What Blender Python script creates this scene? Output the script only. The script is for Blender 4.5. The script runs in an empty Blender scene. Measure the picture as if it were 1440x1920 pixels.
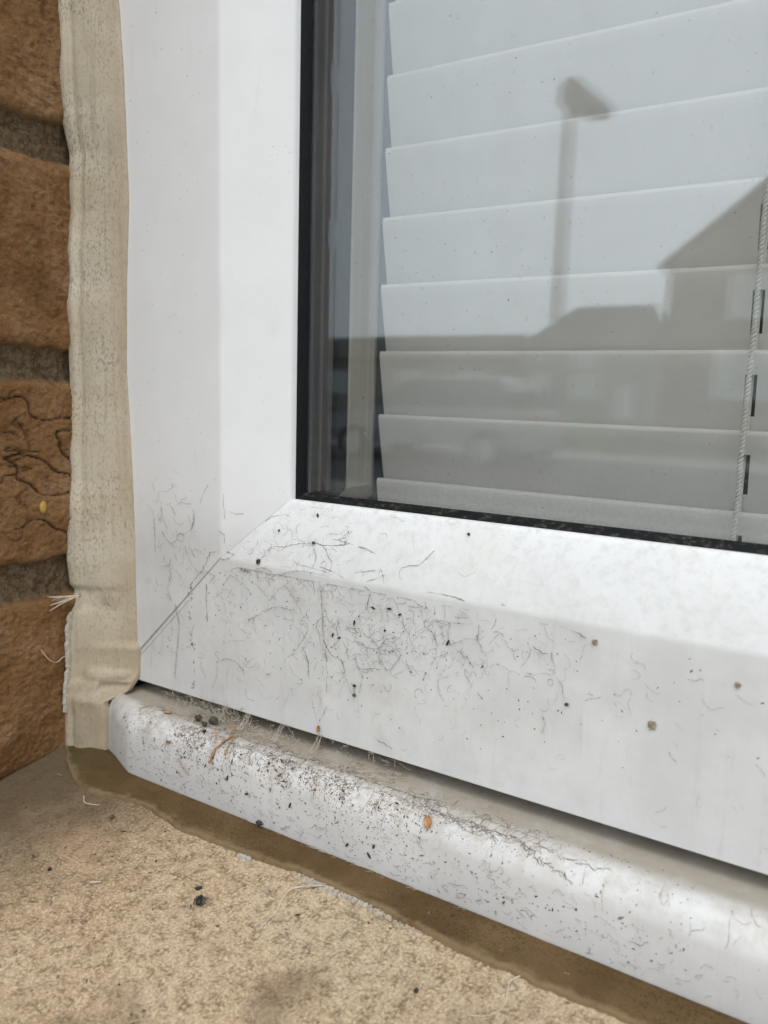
import bpy, bmesh, math, random
from mathutils import Vector, Matrix, noise
R = math.radians
sc = bpy.context.scene
col = sc.collection
random.seed(11)

# ------------------------------------------------------------------ camera
cd = bpy.data.cameras.new('camera')
cam = bpy.data.objects.new('camera', cd)
col.objects.link(cam)
cam.matrix_world = Matrix(((0.85355776, -0.1034642, 0.51062151, 0.2309),
                           (0.52020498, 0.11518552, -0.84623819, -0.2000),
                           (0.02873915, 0.98794102, 0.15214008, 0.1153),
                           (0, 0, 0, 1)))
cd.sensor_fit = 'VERTICAL'
cd.sensor_height = 36.0
cd.lens = 36.0 * 1442 / 1920
cd.clip_start = 0.01
cd.clip_end = 2000
cd.dof.use_dof = True
cd.dof.focus_distance = 0.247
cd.dof.aperture_fstop = 14.0
sc.camera = cam

# ------------------------------------------------------------------ sky, sun, exposure
SUN_EL, SUN_AZ = R(64), R(140)          # azimuth clockwise from +Y
w = bpy.data.worlds.new('World')
sc.world = w
w.use_nodes = True
wn = w.node_tree
bg = wn.nodes['Background']
sky = wn.nodes.new('ShaderNodeTexSky')
sky.sky_type = 'NISHITA'
sky.sun_disc = False
sky.sun_elevation = SUN_EL
sky.sun_rotation = SUN_AZ
sky.air_density = 1.0
sky.dust_density = 3.0
hs = wn.nodes.new('ShaderNodeHueSaturation')
hs.inputs['Saturation'].default_value = 0.28
wn.links.new(sky.outputs[0], hs.inputs['Color'])
ov = wn.nodes.new('ShaderNodeMix')              # even, bright overcast laid over the clear sky
ov.data_type = 'RGBA'
ov.inputs[0].default_value = 0.68
ov.inputs[7].default_value = (8.9, 9.45, 9.9, 1)
wn.links.new(hs.outputs[0], ov.inputs[6])
wn.links.new(ov.outputs[2], bg.inputs['Color'])
bg.inputs['Strength'].default_value = 0.13
sl = bpy.data.lights.new('sun', 'SUN')
sl.energy = 0.55
sl.angle = R(30)
sl.color = (1.0, 0.965, 0.92)
so = bpy.data.objects.new('sun', sl)
col.objects.link(so)
sd = Vector((math.sin(SUN_AZ) * math.cos(SUN_EL), math.cos(SUN_AZ) * math.cos(SUN_EL), math.sin(SUN_EL)))
so.rotation_euler = sd.to_track_quat('Z', 'Y').to_euler()
so.location = (2, -6, 9)
sc.view_settings.view_transform = 'Standard'
sc.view_settings.look = 'None'
sc.view_settings.exposure = 0.55
sc.view_settings.gamma = 1
sc.cycles.transparent_max_bounces = 24
sc.cycles.max_bounces = 12
sc.cycles.diffuse_bounces = 5
sc.cycles.use_denoising = True

# ------------------------------------------------------------------ helpers
def link(o, parent=None):
    col.objects.link(o)
    if parent is not None:
        o.parent = parent
    return o

def tag(o, label=None, cat=None, group=None, kind=None):
    if label: o['label'] = label
    if cat: o['category'] = cat
    if group: o['group'] = group
    if kind: o['kind'] = kind
    return o

def empty(name, loc=(0, 0, 0)):
    o = bpy.data.objects.new(name, None)
    o.location = loc
    o.empty_display_size = 0.02
    return link(o)

class MB:
    def __init__(s):
        s.v = []; s.f = []; s.mi = []
    def add(s, vs, fs, mi=0):
        b = len(s.v)
        s.v += [tuple(p) for p in vs]
        s.f += [tuple(i + b for i in q) for q in fs]
        s.mi += [mi] * len(fs)
    def box(s, a, b, mi=0):
        (x0, y0, z0), (x1, y1, z1) = a, b
        s.add([(x0,y0,z0),(x1,y0,z0),(x1,y1,z0),(x0,y1,z0),(x0,y0,z1),(x1,y0,z1),(x1,y1,z1),(x0,y1,z1)],
              [(0,3,2,1),(4,5,6,7),(0,1,5,4),(1,2,6,5),(2,3,7,6),(3,0,4,7)], mi)
    def loft(s, rings, closed=True, caps=True, mi=0):
        n = len(rings[0]); vs = [p for r in rings for p in r]; fs = []
        for i in range(len(rings) - 1):
            for j in range(n if closed else n - 1):
                k = (j + 1) % n
                fs.append((i*n+j, i*n+k, (i+1)*n+k, (i+1)*n+j))
        if caps and closed:
            fs.append(tuple(range(n))[::-1]); fs.append(tuple((len(rings)-1)*n + j for j in range(n)))
        s.add(vs, fs, mi)
    def tube(s, pts, rad, sides=4, mi=0):
        pts = [Vector(p) for p in pts]; rings = []
        up = Vector((0.31, 0.77, 0.55))
        for i, p in enumerate(pts):
            d = (pts[min(i+1, len(pts)-1)] - pts[max(i-1, 0)])
            if d.length < 1e-9: d = Vector((0, 0, 1))
            d.normalize()
            a = d.cross(up)
            if a.length < 1e-4: a = d.cross(Vector((1, 0, 0)))
            a.normalize(); b = d.cross(a)
            r = rad[i] if isinstance(rad, (list, tuple)) else rad
            rings.append([p + (a*math.cos(t) + b*math.sin(t))*r for t in [2*math.pi*k/sides for k in range(sides)]])
        s.loft(rings, True, True, mi)
    def grid(s, P, mi=0, flip=False):
        ny = len(P); nx = len(P[0])
        vs = [p for r in P for p in r]; fs = []
        for i in range(ny - 1):
            for j in range(nx - 1):
                q = (i*nx+j, i*nx+j+1, (i+1)*nx+j+1, (i+1)*nx+j)
                fs.append(q[::-1] if flip else q)
        s.add(vs, fs, mi)
    def build(s, name, mats, parent=None, smooth=35, recalc=False):
        me = bpy.data.meshes.new(name)
        me.from_pydata(s.v, [], s.f)
        if recalc:
            bm = bmesh.new(); bm.from_mesh(me)
            bmesh.ops.recalc_face_normals(bm, faces=bm.faces)
            bm.to_mesh(me); bm.free()
        for m in (mats if isinstance(mats, (list, tuple)) else [mats]):
            me.materials.append(m)
        if any(s.mi):
            me.polygons.foreach_set('material_index', s.mi)
        if smooth:
            me.polygons.foreach_set('use_smooth', [True] * len(me.polygons))
            if smooth < 180:
                me.set_sharp_from_angle(angle=R(smooth))
        me.update()
        return link(bpy.data.objects.new(name, me), parent)

def nz(x, y, z=0.0, f=1.0):
    return noise.noise(Vector((x*f, y*f, z*f)))
def fbm(x, y, z, f, o=4):
    a = 0.0; k = 1.0
    for i in range(o):
        a += k * nz(x + 3.7*i, y - 1.3*i, z, f); k *= 0.5; f *= 2.1
    return a
def sst(a, b, x):
    t = max(0.0, min(1.0, (x - a) / (b - a))); return t*t*(3 - 2*t)
def interp(tab, k):
    if k <= tab[0][0]: return tab[0][1]
    for (a, va), (b, vb) in zip(tab, tab[1:]):
        if k <= b: return va + (vb - va) * (k - a) / (b - a)
    return tab[-1][1]
def frange(a, b, step):
    n = max(1, int(round((b - a) / step))); return [a + (b - a) * i / n for i in range(n + 1)]

# ------------------------------------------------------------------ material helpers
class NT:
    def __init__(s, name):
        s.m = bpy.data.materials.new(name); s.m.use_nodes = True
        s.t = s.m.node_tree; s.p = s.t.nodes['Principled BSDF']; s.out = s.t.nodes['Material Output']
        s.tc = s.t.nodes.new('ShaderNodeTexCoord'); s.obj = s.tc.outputs['Object']
    def L(s, a, b): s.t.links.new(a, b)
    def n(s, typ): return s.t.nodes.new(typ)
    def mapping(s, scale=(1, 1, 1), loc=(0, 0, 0)):
        m = s.n('ShaderNodeMapping'); m.inputs['Scale'].default_value = scale; m.inputs['Location'].default_value = loc
        s.L(s.obj, m.inputs['Vector']); return m.outputs[0]
    def noise(s, scale, detail=3, rough=0.55, vec=None, dist=0.0):
        k = s.n('ShaderNodeTexNoise'); k.inputs['Scale'].default_value = scale; k.inputs['Detail'].default_value = detail
        k.inputs['Roughness'].default_value = rough; k.inputs['Distortion'].default_value = dist
        s.L(vec or s.obj, k.inputs['Vector']); return k.outputs['Fac']
    def voro(s, scale, vec=None, feat='F1'):
        k = s.n('ShaderNodeTexVoronoi'); k.inputs['Scale'].default_value = scale; k.feature = feat
        s.L(vec or s.obj, k.inputs['Vector']); return k
    def ramp(s, fac, a, b, va=0.0, vb=1.0, smooth=True):
        k = s.n('ShaderNodeMapRange'); k.interpolation_type = 'SMOOTHSTEP' if smooth else 'LINEAR'
        for i, v in zip(('From Min', 'From Max', 'To Min', 'To Max'), (a, b, va, vb)): k.inputs[i].default_value = v
        s.L(fac, k.inputs['Value']); return k.outputs['Result']
    def math(s, op, a, b=None):
        k = s.n('ShaderNodeMath'); k.operation = op
        for i, v in enumerate((a, b)):
            if v is None: continue
            if isinstance(v, (int, float)): k.inputs[i].default_value = v
            else: s.L(v, k.inputs[i])
        return k.outputs[0]
    def mix(s, fac, a, b):
        k = s.n('ShaderNodeMix'); k.data_type = 'RGBA'
        for i, v in ((0, fac), (6, a), (7, b)):
            if isinstance(v, (int, float)): k.inputs[i].default_value = v
            elif isinstance(v, tuple): k.inputs[i].default_value = (*v, 1) if len(v) == 3 else v
            else: s.L(v, k.inputs[i])
        return k.outputs[2]
    def xyz(s):
        k = s.n('ShaderNodeSeparateXYZ'); s.L(s.obj, k.inputs[0]); return k.outputs
    def nrm(s):
        g = s.n('ShaderNodeNewGeometry'); k = s.n('ShaderNodeSeparateXYZ'); s.L(g.outputs['True Normal'], k.inputs[0]); return k.outputs
    def attr(s, name):
        k = s.n('ShaderNodeAttribute'); k.attribute_name = name; return k.outputs['Fac']
    def bump(s, h, dist, strength=1.0, prev=None):
        k = s.n('ShaderNodeBump'); k.inputs['Distance'].default_value = dist; k.inputs['Strength'].default_value = strength
        s.L(h, k.inputs['Height'])
        if prev is not None: s.L(prev, k.inputs['Normal'])
        return k.outputs[0]
    def done(s, color=None, rough=0.5, normal=None, spec=0.5):
        p = s.p
        if color is not None:
            if isinstance(color, tuple): p.inputs['Base Color'].default_value = (*color, 1)
            else: s.L(color, p.inputs['Base Color'])
        if isinstance(rough, (int, float)): p.inputs['Roughness'].default_value = rough
        else: s.L(rough, p.inputs['Roughness'])
        p.inputs['Specular IOR Level'].default_value = spec
        if normal is not None: s.L(normal, p.inputs['Normal'])
        return s.m

def plain(name, c, rough=0.6, var=0.15, scale=300, spec=0.4):
    t = NT(name); f = t.noise(scale, 4)
    return t.done(t.mix(t.ramp(f, .3, .7), tuple(v*(1-var) for v in c), tuple(min(1, v*(1+var)) for v in c)), rough, None, spec)

def mat_upvc(name, grime=0.0):
    t = NT(name); X = t.xyz(); N = t.nrm()
    c = t.mix(t.ramp(t.noise(55, 4), .35, .7), (.79, .79, .79), (.815, .815, .815))
    # thin dust that settles on ledges
    up = t.ramp(N[2], .25, .6)
    d = t.math('MULTIPLY', t.ramp(t.noise(330, 6, .75), .44, .68), up)
    c = t.mix(t.math('MULTIPLY', d, .45), c, (.47, .455, .395))
    d2 = t.math('MULTIPLY', t.ramp(t.noise(24, 3), .5, .75), up)
    c = t.mix(t.math('MULTIPLY', d2, .32), c, (.62, .60, .50))
    # shade painted as grey into the low members, then mottled dirt streaks
    low_shade = t.math('MULTIPLY', t.ramp(X[2], .085, .050), t.ramp(t.noise(42, 5, .62), .15, .75, .35, 1.0))
    c = t.mix(t.math('MULTIPLY', low_shade, .64), c, (.50, .495, .485))
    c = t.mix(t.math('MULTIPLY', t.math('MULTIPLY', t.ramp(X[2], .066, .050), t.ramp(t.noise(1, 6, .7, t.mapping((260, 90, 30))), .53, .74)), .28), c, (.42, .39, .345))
    # faint rain streaks and scuffs on upright faces
    st = t.ramp(t.noise(1, 5, .6, t.mapping((190, 60, 38))), .58, .78)
    c = t.mix(t.math('MULTIPLY', st, .16), c, (.50, .49, .46))
    sp = t.ramp(t.noise(1150, 1, .5), .735, .80)
    sp = t.math('MULTIPLY', sp, t.ramp(t.noise(45, 2), .45, .7))
    c = t.mix(t.math('MULTIPLY', sp, .55), c, (.20, .18, .15))
    reg = t.math('MULTIPLY', t.math('MULTIPLY', t.ramp(X[0], .02, .06), t.ramp(X[0], .22, .11)), t.math('MULTIPLY', t.ramp(X[2], .062, .050), t.ramp(X[2], -.002, .003)))
    sm = t.math('MULTIPLY', reg, t.ramp(t.noise(75, 6, .7), .50, .72))
    c = t.mix(t.math('MULTIPLY', sm, .38), c, (.47, .43, .36))
    if grime:
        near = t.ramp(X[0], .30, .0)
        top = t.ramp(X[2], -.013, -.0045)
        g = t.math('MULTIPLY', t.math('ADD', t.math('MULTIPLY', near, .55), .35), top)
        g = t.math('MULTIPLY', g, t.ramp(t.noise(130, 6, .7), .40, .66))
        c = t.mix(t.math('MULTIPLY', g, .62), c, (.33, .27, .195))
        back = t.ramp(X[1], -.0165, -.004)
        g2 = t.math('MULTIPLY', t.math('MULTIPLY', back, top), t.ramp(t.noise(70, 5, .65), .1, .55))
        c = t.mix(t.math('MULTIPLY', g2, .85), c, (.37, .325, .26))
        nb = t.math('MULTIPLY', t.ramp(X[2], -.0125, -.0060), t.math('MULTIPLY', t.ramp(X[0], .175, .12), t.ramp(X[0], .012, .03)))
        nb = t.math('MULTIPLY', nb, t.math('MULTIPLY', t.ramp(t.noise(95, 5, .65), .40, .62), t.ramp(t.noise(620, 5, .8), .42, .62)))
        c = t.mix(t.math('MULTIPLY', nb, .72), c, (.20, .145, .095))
        end = t.math('MULTIPLY', t.ramp(X[0], .03, .002), t.ramp(t.noise(90, 5, .7), .45, .75))
        c = t.mix(t.math('MULTIPLY', end, .65), c, (.45, .39, .31))
    b = t.bump(t.noise(420, 3), .00004, .5)
    return t.done(c, t.ramp(t.noise(80, 3), .3, .7, .50, .68), b, .25)

def mat_sealant(name, a, b, dark, sx=1.0):
    t = NT(name); X = t.xyz()
    c = t.mix(t.ramp(t.noise(38, 4, .6), .35, .68), a, b)
    v = t.mapping((1250*sx, 1250, 700))
    g = t.noise(1, 3, .75, v)
    patch = t.ramp(t.noise(30, 3), .35, .65, .25, 1.0)
    c = t.mix(t.math('MULTIPLY', t.ramp(g, .49, .64), t.math('MULTIPLY', patch, .80)), c, dark)
    c = t.mix(t.math('MULTIPLY', t.ramp(t.noise(1800, 1), .72, .78), .6), c, tuple(v*.35 for v in dark))
    sme = t.ramp(t.noise(1, 5, .6, t.mapping((420, 420, 22) if sx == 1 else (40, 300, 300))), .48, .72)
    c = t.mix(t.math('MULTIPLY', sme, .34), c, tuple(v*1.35 for v in dark))
    return t, c, g

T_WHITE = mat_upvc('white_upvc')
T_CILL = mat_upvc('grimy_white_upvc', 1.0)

t, c, g = mat_sealant('beige_sealant', (.50, .43, .315), (.57, .51, .405), (.20, .17, .125))
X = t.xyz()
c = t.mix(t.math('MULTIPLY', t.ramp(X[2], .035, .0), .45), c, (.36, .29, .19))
sd_ = t.attr('across')
c = t.mix(t.math('MULTIPLY', t.ramp(sd_, .62, .98), t.ramp(t.noise(26, 4, .6), .25, .6, .15, .62)), c, (.40, .315, .215))
c = t.mix(t.math('MULTIPLY', t.ramp(t.noise(17, 4, .6), .50, .68), .38), c, (.34, .285, .21))
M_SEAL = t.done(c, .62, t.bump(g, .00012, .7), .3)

t, c, g = mat_sealant('brown_sealant', (.100, .060, .027), (.148, .094, .046), (.050, .031, .013), 1.01)
X = t.xyz()
gr = t.math('MULTIPLY', t.ramp(X[0], .03, -.015), t.ramp(t.noise(70, 3), .3, .6))
c = t.mix(t.math('MULTIPLY', gr, .7), c, (.075, .068, .028))
c = t.mix(t.math('MULTIPLY', t.ramp(t.noise(45, 5, .65), .48, .68), .55), c, (.075, .050, .022))
sd_ = t.attr('across')
c = t.mix(t.math('MULTIPLY', t.ramp(t.math('ADD', sd_, t.ramp(t.noise(110, 5, .7), .2, .8, -.28, .28, False)), .72, .98), .6), c, (.25, .18, .10))
M_SEALB = t.done(c, .75, t.bump(g, .00016, .8), .12)

def mat_brick():
    t = NT('brick_and_mortar'); mo = t.attr('mortar'); cr = t.attr('crack'); X = t.xyz()
    b = t.mix(t.ramp(t.noise(26, 4, .6), .35, .68), (.225, .115, .046), (.295, .165, .076))
    b = t.mix(t.math('MULTIPLY', t.ramp(t.noise(38, 5, .65), .48, .66), .6), b, (.38, .235, .13))
    b = t.mix(t.math('MULTIPLY', t.ramp(t.noise(1, 5, .75, t.mapping((500, 330, 700))), .49, .64), .55), b, (.085, .036, .013))
    b = t.mix(t.math('MULTIPLY', t.ramp(t.noise(1, 3, .7, t.mapping((800, 480, 900))), .55, .70), .42), b, (.40, .24, .125))
    b = t.mix(t.math('MULTIPLY', t.ramp(t.noise(24, 4, .6, t.mapping((1, 1, 1), (.4, .9, .2))), .50, .68), .5), b, (.135, .062, .024))
    b = t.mix(t.math('MULTIPLY', cr, .85), b, (.07, .036, .017))
    m = t.mix(t.ramp(t.noise(420, 4, .7), .35, .65), (.090, .060, .034), (.200, .142, .085))
    m = t.mix(t.math('MULTIPLY', t.ramp(t.noise(900, 2), .62, .72), .6), m, (.33, .28, .22))
    c = t.mix(mo, b, m)
    h = t.noise(520, 6, .72)
    n = t.bump(h, .0018, .9)
    n = t.bump(t.noise(1500, 3, .7), .0004, .6, n)
    return t.done(c, .9, n, .15)
M_BRICK = mat_brick()

def mat_facade():
    t = NT('facade_brick'); X = t.xyz()
    cmb = t.n('ShaderNodeCombineXYZ'); t.L(t.math('ADD', X[0], X[1]), cmb.inputs[0]); t.L(t.math('ADD', X[2], .037), cmb.inputs[1])
    k = t.n('ShaderNodeTexBrick'); t.L(cmb.outputs[0], k.inputs['Vector'])
    k.inputs['Scale'].default_value = 1; k.inputs['Brick Width'].default_value = .225; k.inputs['Row Height'].default_value = .0793
    k.inputs['Mortar Size'].default_value = .006; k.inputs['Mortar Smooth'].default_value = .3
    k.inputs['Color1'].default_value = (.22, .10, .04, 1); k.inputs['Color2'].default_value = (.30, .155, .07, 1); k.inputs['Mortar'].default_value = (.17, .14, .11, 1)
    f = t.noise(300, 5, .7)
    c = t.mix(t.ramp(f, .3, .7, 0, .4), k.outputs['Color'], (.10, .05, .025))
    n = t.bump(t.math('SUBTRACT', f, k.outputs['Fac']), .003, .8)
    return t.done(c, .9, n, .15)
M_FACADE = mat_facade()

def mat_stone():
    t = NT('sandstone'); pit = t.attr('pit'); X = t.xyz()
    c = t.mix(t.ramp(t.noise(22, 5, .6), .36, .66), (.43, .295, .180), (.52, .39, .26))
    c = t.mix(t.math('MULTIPLY', t.ramp(t.noise(9, 4), .45, .68), .6), c, (.47, .395, .275))
    c = t.mix(t.math('MULTIPLY', t.ramp(t.noise(1250, 3, .7), .46, .60), .75), c, (.64, .53, .37))
    c = t.mix(t.math('MULTIPLY', pit, .75), c, (.120, .080, .042))
    c = t.mix(t.math('MULTIPLY', t.ramp(t.noise(1400, 3, .75, None, .6), .52, .62), .65), c, (.17, .115, .068))
    # damp grey corner by the brickwork and the odd lichen-brown blotch
    cor = t.ramp(t.math('ADD', t.math('ADD', X[0], t.math('MULTIPLY', X[1], -.35)), t.ramp(t.noise(35, 4), .2, .8, -.022, .022, False)), .080, .014)
    c = t.mix(t.math('MULTIPLY', cor, .9), c, (.105, .074, .043))
    bl = t.ramp(t.noise(19, 3, .5, t.mapping((1, 1, 1), (.31, .12, 0))), .61, .72)
    c = t.mix(t.math('MULTIPLY', bl, .6), c, (.16, .105, .062))
    gy = t.ramp(t.noise(11, 5, .6, t.mapping((1, 1, 1), (.15, .77, 0))), .52, .70)
    c = t.mix(t.math('MULTIPLY', gy, .32), c, (.21, .165, .118))
    pk = t.ramp(t.noise(13, 3, .5, t.mapping((1, 1, 1), (.71, .42, 0))), .56, .7)
    c = t.mix(t.math('MULTIPLY', pk, .4), c, (.42, .25, .16))
    n = t.bump(t.noise(800, 5, .75), .0006, .8)
    return t.done(c, .92, n, .12)
M_STONE = mat_stone()

def mat_glass():
    t = NT('window_glass')
    g = t.n('ShaderNodeNewGeometry')
    fr = t.n('ShaderNodeFresnel')
    ior = t.math('ADD', t.math('MULTIPLY', g.outputs['Backfacing'], 1/1.63 - 1.63), 1.63)
    t.L(ior, fr.inputs['IOR'])
    tr = t.n('ShaderNodeBsdfTransparent'); tr.inputs['Color'].default_value = (.985, .985, .98, 1)
    gl = t.n('ShaderNodeBsdfGlossy'); gl.inputs['Roughness'].default_value = 0.0; gl.inputs['Color'].default_value = (.86, .945, 1.0, 1)
    ms = t.n('ShaderNodeMixShader'); t.L(fr.outputs[0], ms.inputs[0]); t.L(tr.outputs[0], ms.inputs[1]); t.L(gl.outputs[0], ms.inputs[2])
    t.L(ms.outputs[0], t.out.inputs['Surface'])
    return t.m, t, ms
M_GLASS = mat_glass()[0]
M_DUSTGLASS, t, ms = mat_glass()
M_DUSTGLASS.name = 'dusty_window_glass'
df = t.n('ShaderNodeBsdfDiffuse'); df.inputs['Color'].default_value = (.42, .41, .38, 1)
sp = t.ramp(t.noise(700, 2, .6), .70, .76)
sp = t.math('MULTIPLY', sp, t.ramp(t.noise(60, 3), .4, .62))
X = t.xyz()
low = t.ramp(X[2], .098, .078, 0, .10)
film = t.math('ADD', t.math('ADD', t.math('MULTIPLY', sp, .45), t.math('MULTIPLY', low, t.ramp(t.noise(900, 4, .8), .45, .7))), t.ramp(t.noise(1, 6, .65, t.mapping((30, 1, 14))), .4, .75, .002, .030))
m2 = t.n('ShaderNodeMixShader'); t.L(film, m2.inputs[0]); t.L(ms.outputs[0], m2.inputs[1]); t.L(df.outputs[0], m2.inputs[2])
t.L(m2.outputs[0], t.out.inputs['Surface'])

t = NT('black_rubber'); f = t.noise(500, 5, .75)
dust = t.math('MULTIPLY', t.ramp(f, .5, .72), t.ramp(t.nrm()[2], -.1, .5))
M_RUBBER = t.done(t.mix(t.math('MULTIPLY', dust, .55), (.006, .0065, .008), (.15, .13, .10)), .6, t.bump(f, .0002, .6), .15)
M_SPACER = plain('grey_spacer_metal', (.060, .062, .068), .6, .06, 90)
M_SLAT = plain('off_white_slat', (.69, .67, .645), .45, .02, 60, .4)
M_CORD = plain('off_white_cord', (.70, .68, .65), .8, .12, 1500, .2)
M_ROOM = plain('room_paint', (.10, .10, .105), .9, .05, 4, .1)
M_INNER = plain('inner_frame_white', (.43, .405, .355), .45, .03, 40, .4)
M_SEAM = plain('seam_grey', (.33, .30, .275), .6, .25, 500)
M_WEB = plain('web_brown', (.13, .098, .076), .8, .4, 900, .2)
M_WEBG = plain('web_grey', (.33, .31, .28), .8, .3, 900, .2)
M_FLUFF = plain('web_fluff', (.46, .42, .34), .8, .25, 700, .2)
M_GRAIN = plain('dirt_grain', (.065, .050, .038), .85, .5, 900, .2)
M_GRAIN2 = plain('brown_grain', (.20, .145, .10), .85, .5, 900, .2)
M_LUMP = plain('dark_soil', (.075, .066, .055), .9, .6, 1400, .2)
M_HUSK = plain('orange_husk', (.40, .215, .10), .6, .25, 900, .4)
M_STRAW = plain('straw', (.36, .215, .115), .7, .3, 900, .3)
M_YELLOW = plain('yellow_seed', (.45, .27, .055), .5, .2, 900, .4)
M_HAIR = plain('pale_hair', (.62, .55, .44), .5, .1, 900, .4)
M_BUG = plain('insect_black', (.018, .016, .014), .5, .4, 900, .4)
M_FLAKE = plain('pale_flake', (.44, .405, .34), .8, .2, 800, .2)
M_BFLAKE = plain('brown_flake', (.29, .235, .17), .8, .35, 800, .2)
M_BERRY = plain('red_brown', (.115, .048, .030), .5, .3, 900, .4)
# ------------------------------------------------------------------ stone sill
def stone_z(x, y): return -.0242 + .123 * y
xs = frange(-.026, .262, .00045) + frange(.268, 1.09, .02)
xs = [-.13, -.09, -.05] + xs
ys = [-.155, -.1535, -.151] + frange(-.146, -.004, .00045) + [.004, .02, .06]
P = []; PIT = []
for y in ys:
    row = []
    for x in xs:
        z = stone_z(x, y)
        a = 0.0; p = 0.0
        if -.028 < x < .265 and -.147 < y < -.003:
            n1 = nz(x, y, 0, 1300); n2 = nz(x, y, 3, 800); n3 = nz(x, y, 7, 60); n4 = nz(x, y, 5, 260)
            a = .00014*n1 + .0005*n3 + .00018*n4
            p = (1 - sst(.02, .24, abs(n2 + .25*n1))) * sst(-.25, .25, n4 + .5*n1)
            a -= .00034 * p
        if y <= -.154: z -= .004
        elif y <= -.152: z -= .0012
        row.append((x, y, z + a)); PIT.append(p)
    P.append(row)
m = MB(); m.grid(P)
nx = len(xs); ny = len(ys)
bd = [(0, j) for j in range(nx)] + [(i, nx-1) for i in range(1, ny)] + [(ny-1, j) for j in range(nx-2, -1, -1)] + [(i, 0) for i in range(ny-2, 0, -1)]
b0 = len(m.v)
m.v += [(P[i][j][0], P[i][j][1], -.102) for i, j in bd]
for k in range(len(bd)):
    k2 = (k+1) % len(bd); (i, j), (i2, j2) = bd[k], bd[k2]
    m.f.append((i*nx+j, b0+k, b0+k2, i2*nx+j2)); m.mi.append(0)
m.f.append(tuple(b0+k for k in range(len(bd)))); m.mi.append(0)
sill = m.build('stone_sill', M_STONE, None, 60)
at = sill.data.attributes.new('pit', 'FLOAT', 'POINT')
at.data.foreach_set('value', PIT + [0.0] * (len(m.v) - len(PIT)))
tag(sill, 'sandy yellow stone window sill with rough pitted surface below the window', 'sill')

# ------------------------------------------------------------------ brick wall with its modelled reveal
MORT = [(-.0365, .0062), (.0425, .0070), (.1222, .0058), (.2006, .0064), (.2800, .006)] + [(.2800 + .0793*k, .006) for k in range(1, 10)]
ys = frange(-.1235, -.001, .0006); zs = frange(-.045, .30, .0006) + frange(.306, 1.06, .006)
P = []; MO = []; CR = []
for z in zs:
    row = []
    for y in ys:
        w1 = .0011 * nz(y, z, 0, 60) + .0008 * nz(y, z, 5, 240)
        d = min((abs(z + w1 - c) - h) for c, h in MORT)
        mo = 1 - sst(-.0006, .0012, d)
        edge = sst(0, .0038, d)
        ng = .0011*nz(y, z, 1, 45) + .0006*nz(y, z, 2, 160) + .00045*nz(y, z, 3, 520) + .00025*nz(y, z, 4, 1100)
        # creases dragged into the clay when the bricks were made
        third = sst(.046, .058, z) * (1 - sst(.108, .118, z))
        q = fbm(y*.55 + z*.25, z, 0.3, 75, 2)
        q2 = fbm(y*.8 - z*.1, z*1.1, 4.3, 60, 2)
        q3 = fbm(y*.5 + z*.4, z*1.3, 8.1, 110, 2)
        k = max((1 - sst(0, .06, abs(q))) * sst(-.3, .15, nz(y, z, 9, 40)), (1 - sst(0, .05, abs(q2))) * .9 * sst(-.2, .2, nz(y, z, 14, 30)), (1 - sst(0, .07, abs(q3))) * .6 * sst(-.05, .3, nz(y, z, 21, 45)))
        k *= third + .16*(1 - third)
        pits = sst(.42, .6, nz(y, z, 11, 210)) * (.5 if z > .2 else .25)
        x = -.0232 + ng*edge - .0014*k*edge - .0012*pits*edge - .0012*(1-edge)
        xm = -.0272 + .0006*nz(y, z, 6, 500) + .0006*nz(y, z, 8, 80)
        x = x*(1-mo) + xm*mo
        if y < -.112: x = -.0236 + (x + .0236)*.25
        if y < -.1195: x -= (.004 * ((-.1195 - y)/.004)**2)
        if y < -.1234: x = -.045
        row.append((x, y, z)); MO.append(mo); CR.append(min(1, k*edge + .7*pits))
    P.append(row)
m = MB(); m.grid(P, flip=False)
n0 = len(m.v)
OX0, OX1, OZ0, OZ1 = -.0285, .955, -.03, 1.035
m.box((-3, -.120, -1.05), (OX0, -.0005, 2.7), 1)
m.box((OX1, -.120, -1.05), (3.6, -.0005, 2.7), 1)
m.box((OX0, -.120, OZ1), (OX1, -.0005, 2.7), 1)
m.box((OX0, -.120, -1.05), (OX1, -.0005, -.085), 1)
wall = m.build('brick_wall', [M_BRICK, M_FACADE], None, 60)
for nm, dat in (('mortar', MO), ('crack', CR)):
    at = wall.data.attributes.new(nm, 'FLOAT', 'POINT'); at.data.foreach_set('value', dat + [0.0]*(len(m.v)-n0))
tag(wall, 'brown brick wall with recessed grey mortar at the left of the window', 'wall')

# ------------------------------------------------------------------ room behind the window
m = MB()
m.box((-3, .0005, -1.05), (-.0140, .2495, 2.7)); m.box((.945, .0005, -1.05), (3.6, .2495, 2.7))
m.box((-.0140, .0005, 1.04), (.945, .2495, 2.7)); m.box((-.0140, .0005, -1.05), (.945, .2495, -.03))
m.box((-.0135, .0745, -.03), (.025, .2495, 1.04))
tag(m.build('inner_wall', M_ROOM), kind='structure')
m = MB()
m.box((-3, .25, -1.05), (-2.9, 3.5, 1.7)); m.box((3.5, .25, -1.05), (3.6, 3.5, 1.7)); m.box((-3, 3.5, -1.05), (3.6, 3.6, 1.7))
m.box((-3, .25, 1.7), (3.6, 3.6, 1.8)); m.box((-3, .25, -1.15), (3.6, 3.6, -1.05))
tag(m.build('room', M_ROOM), kind='structure')

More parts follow.
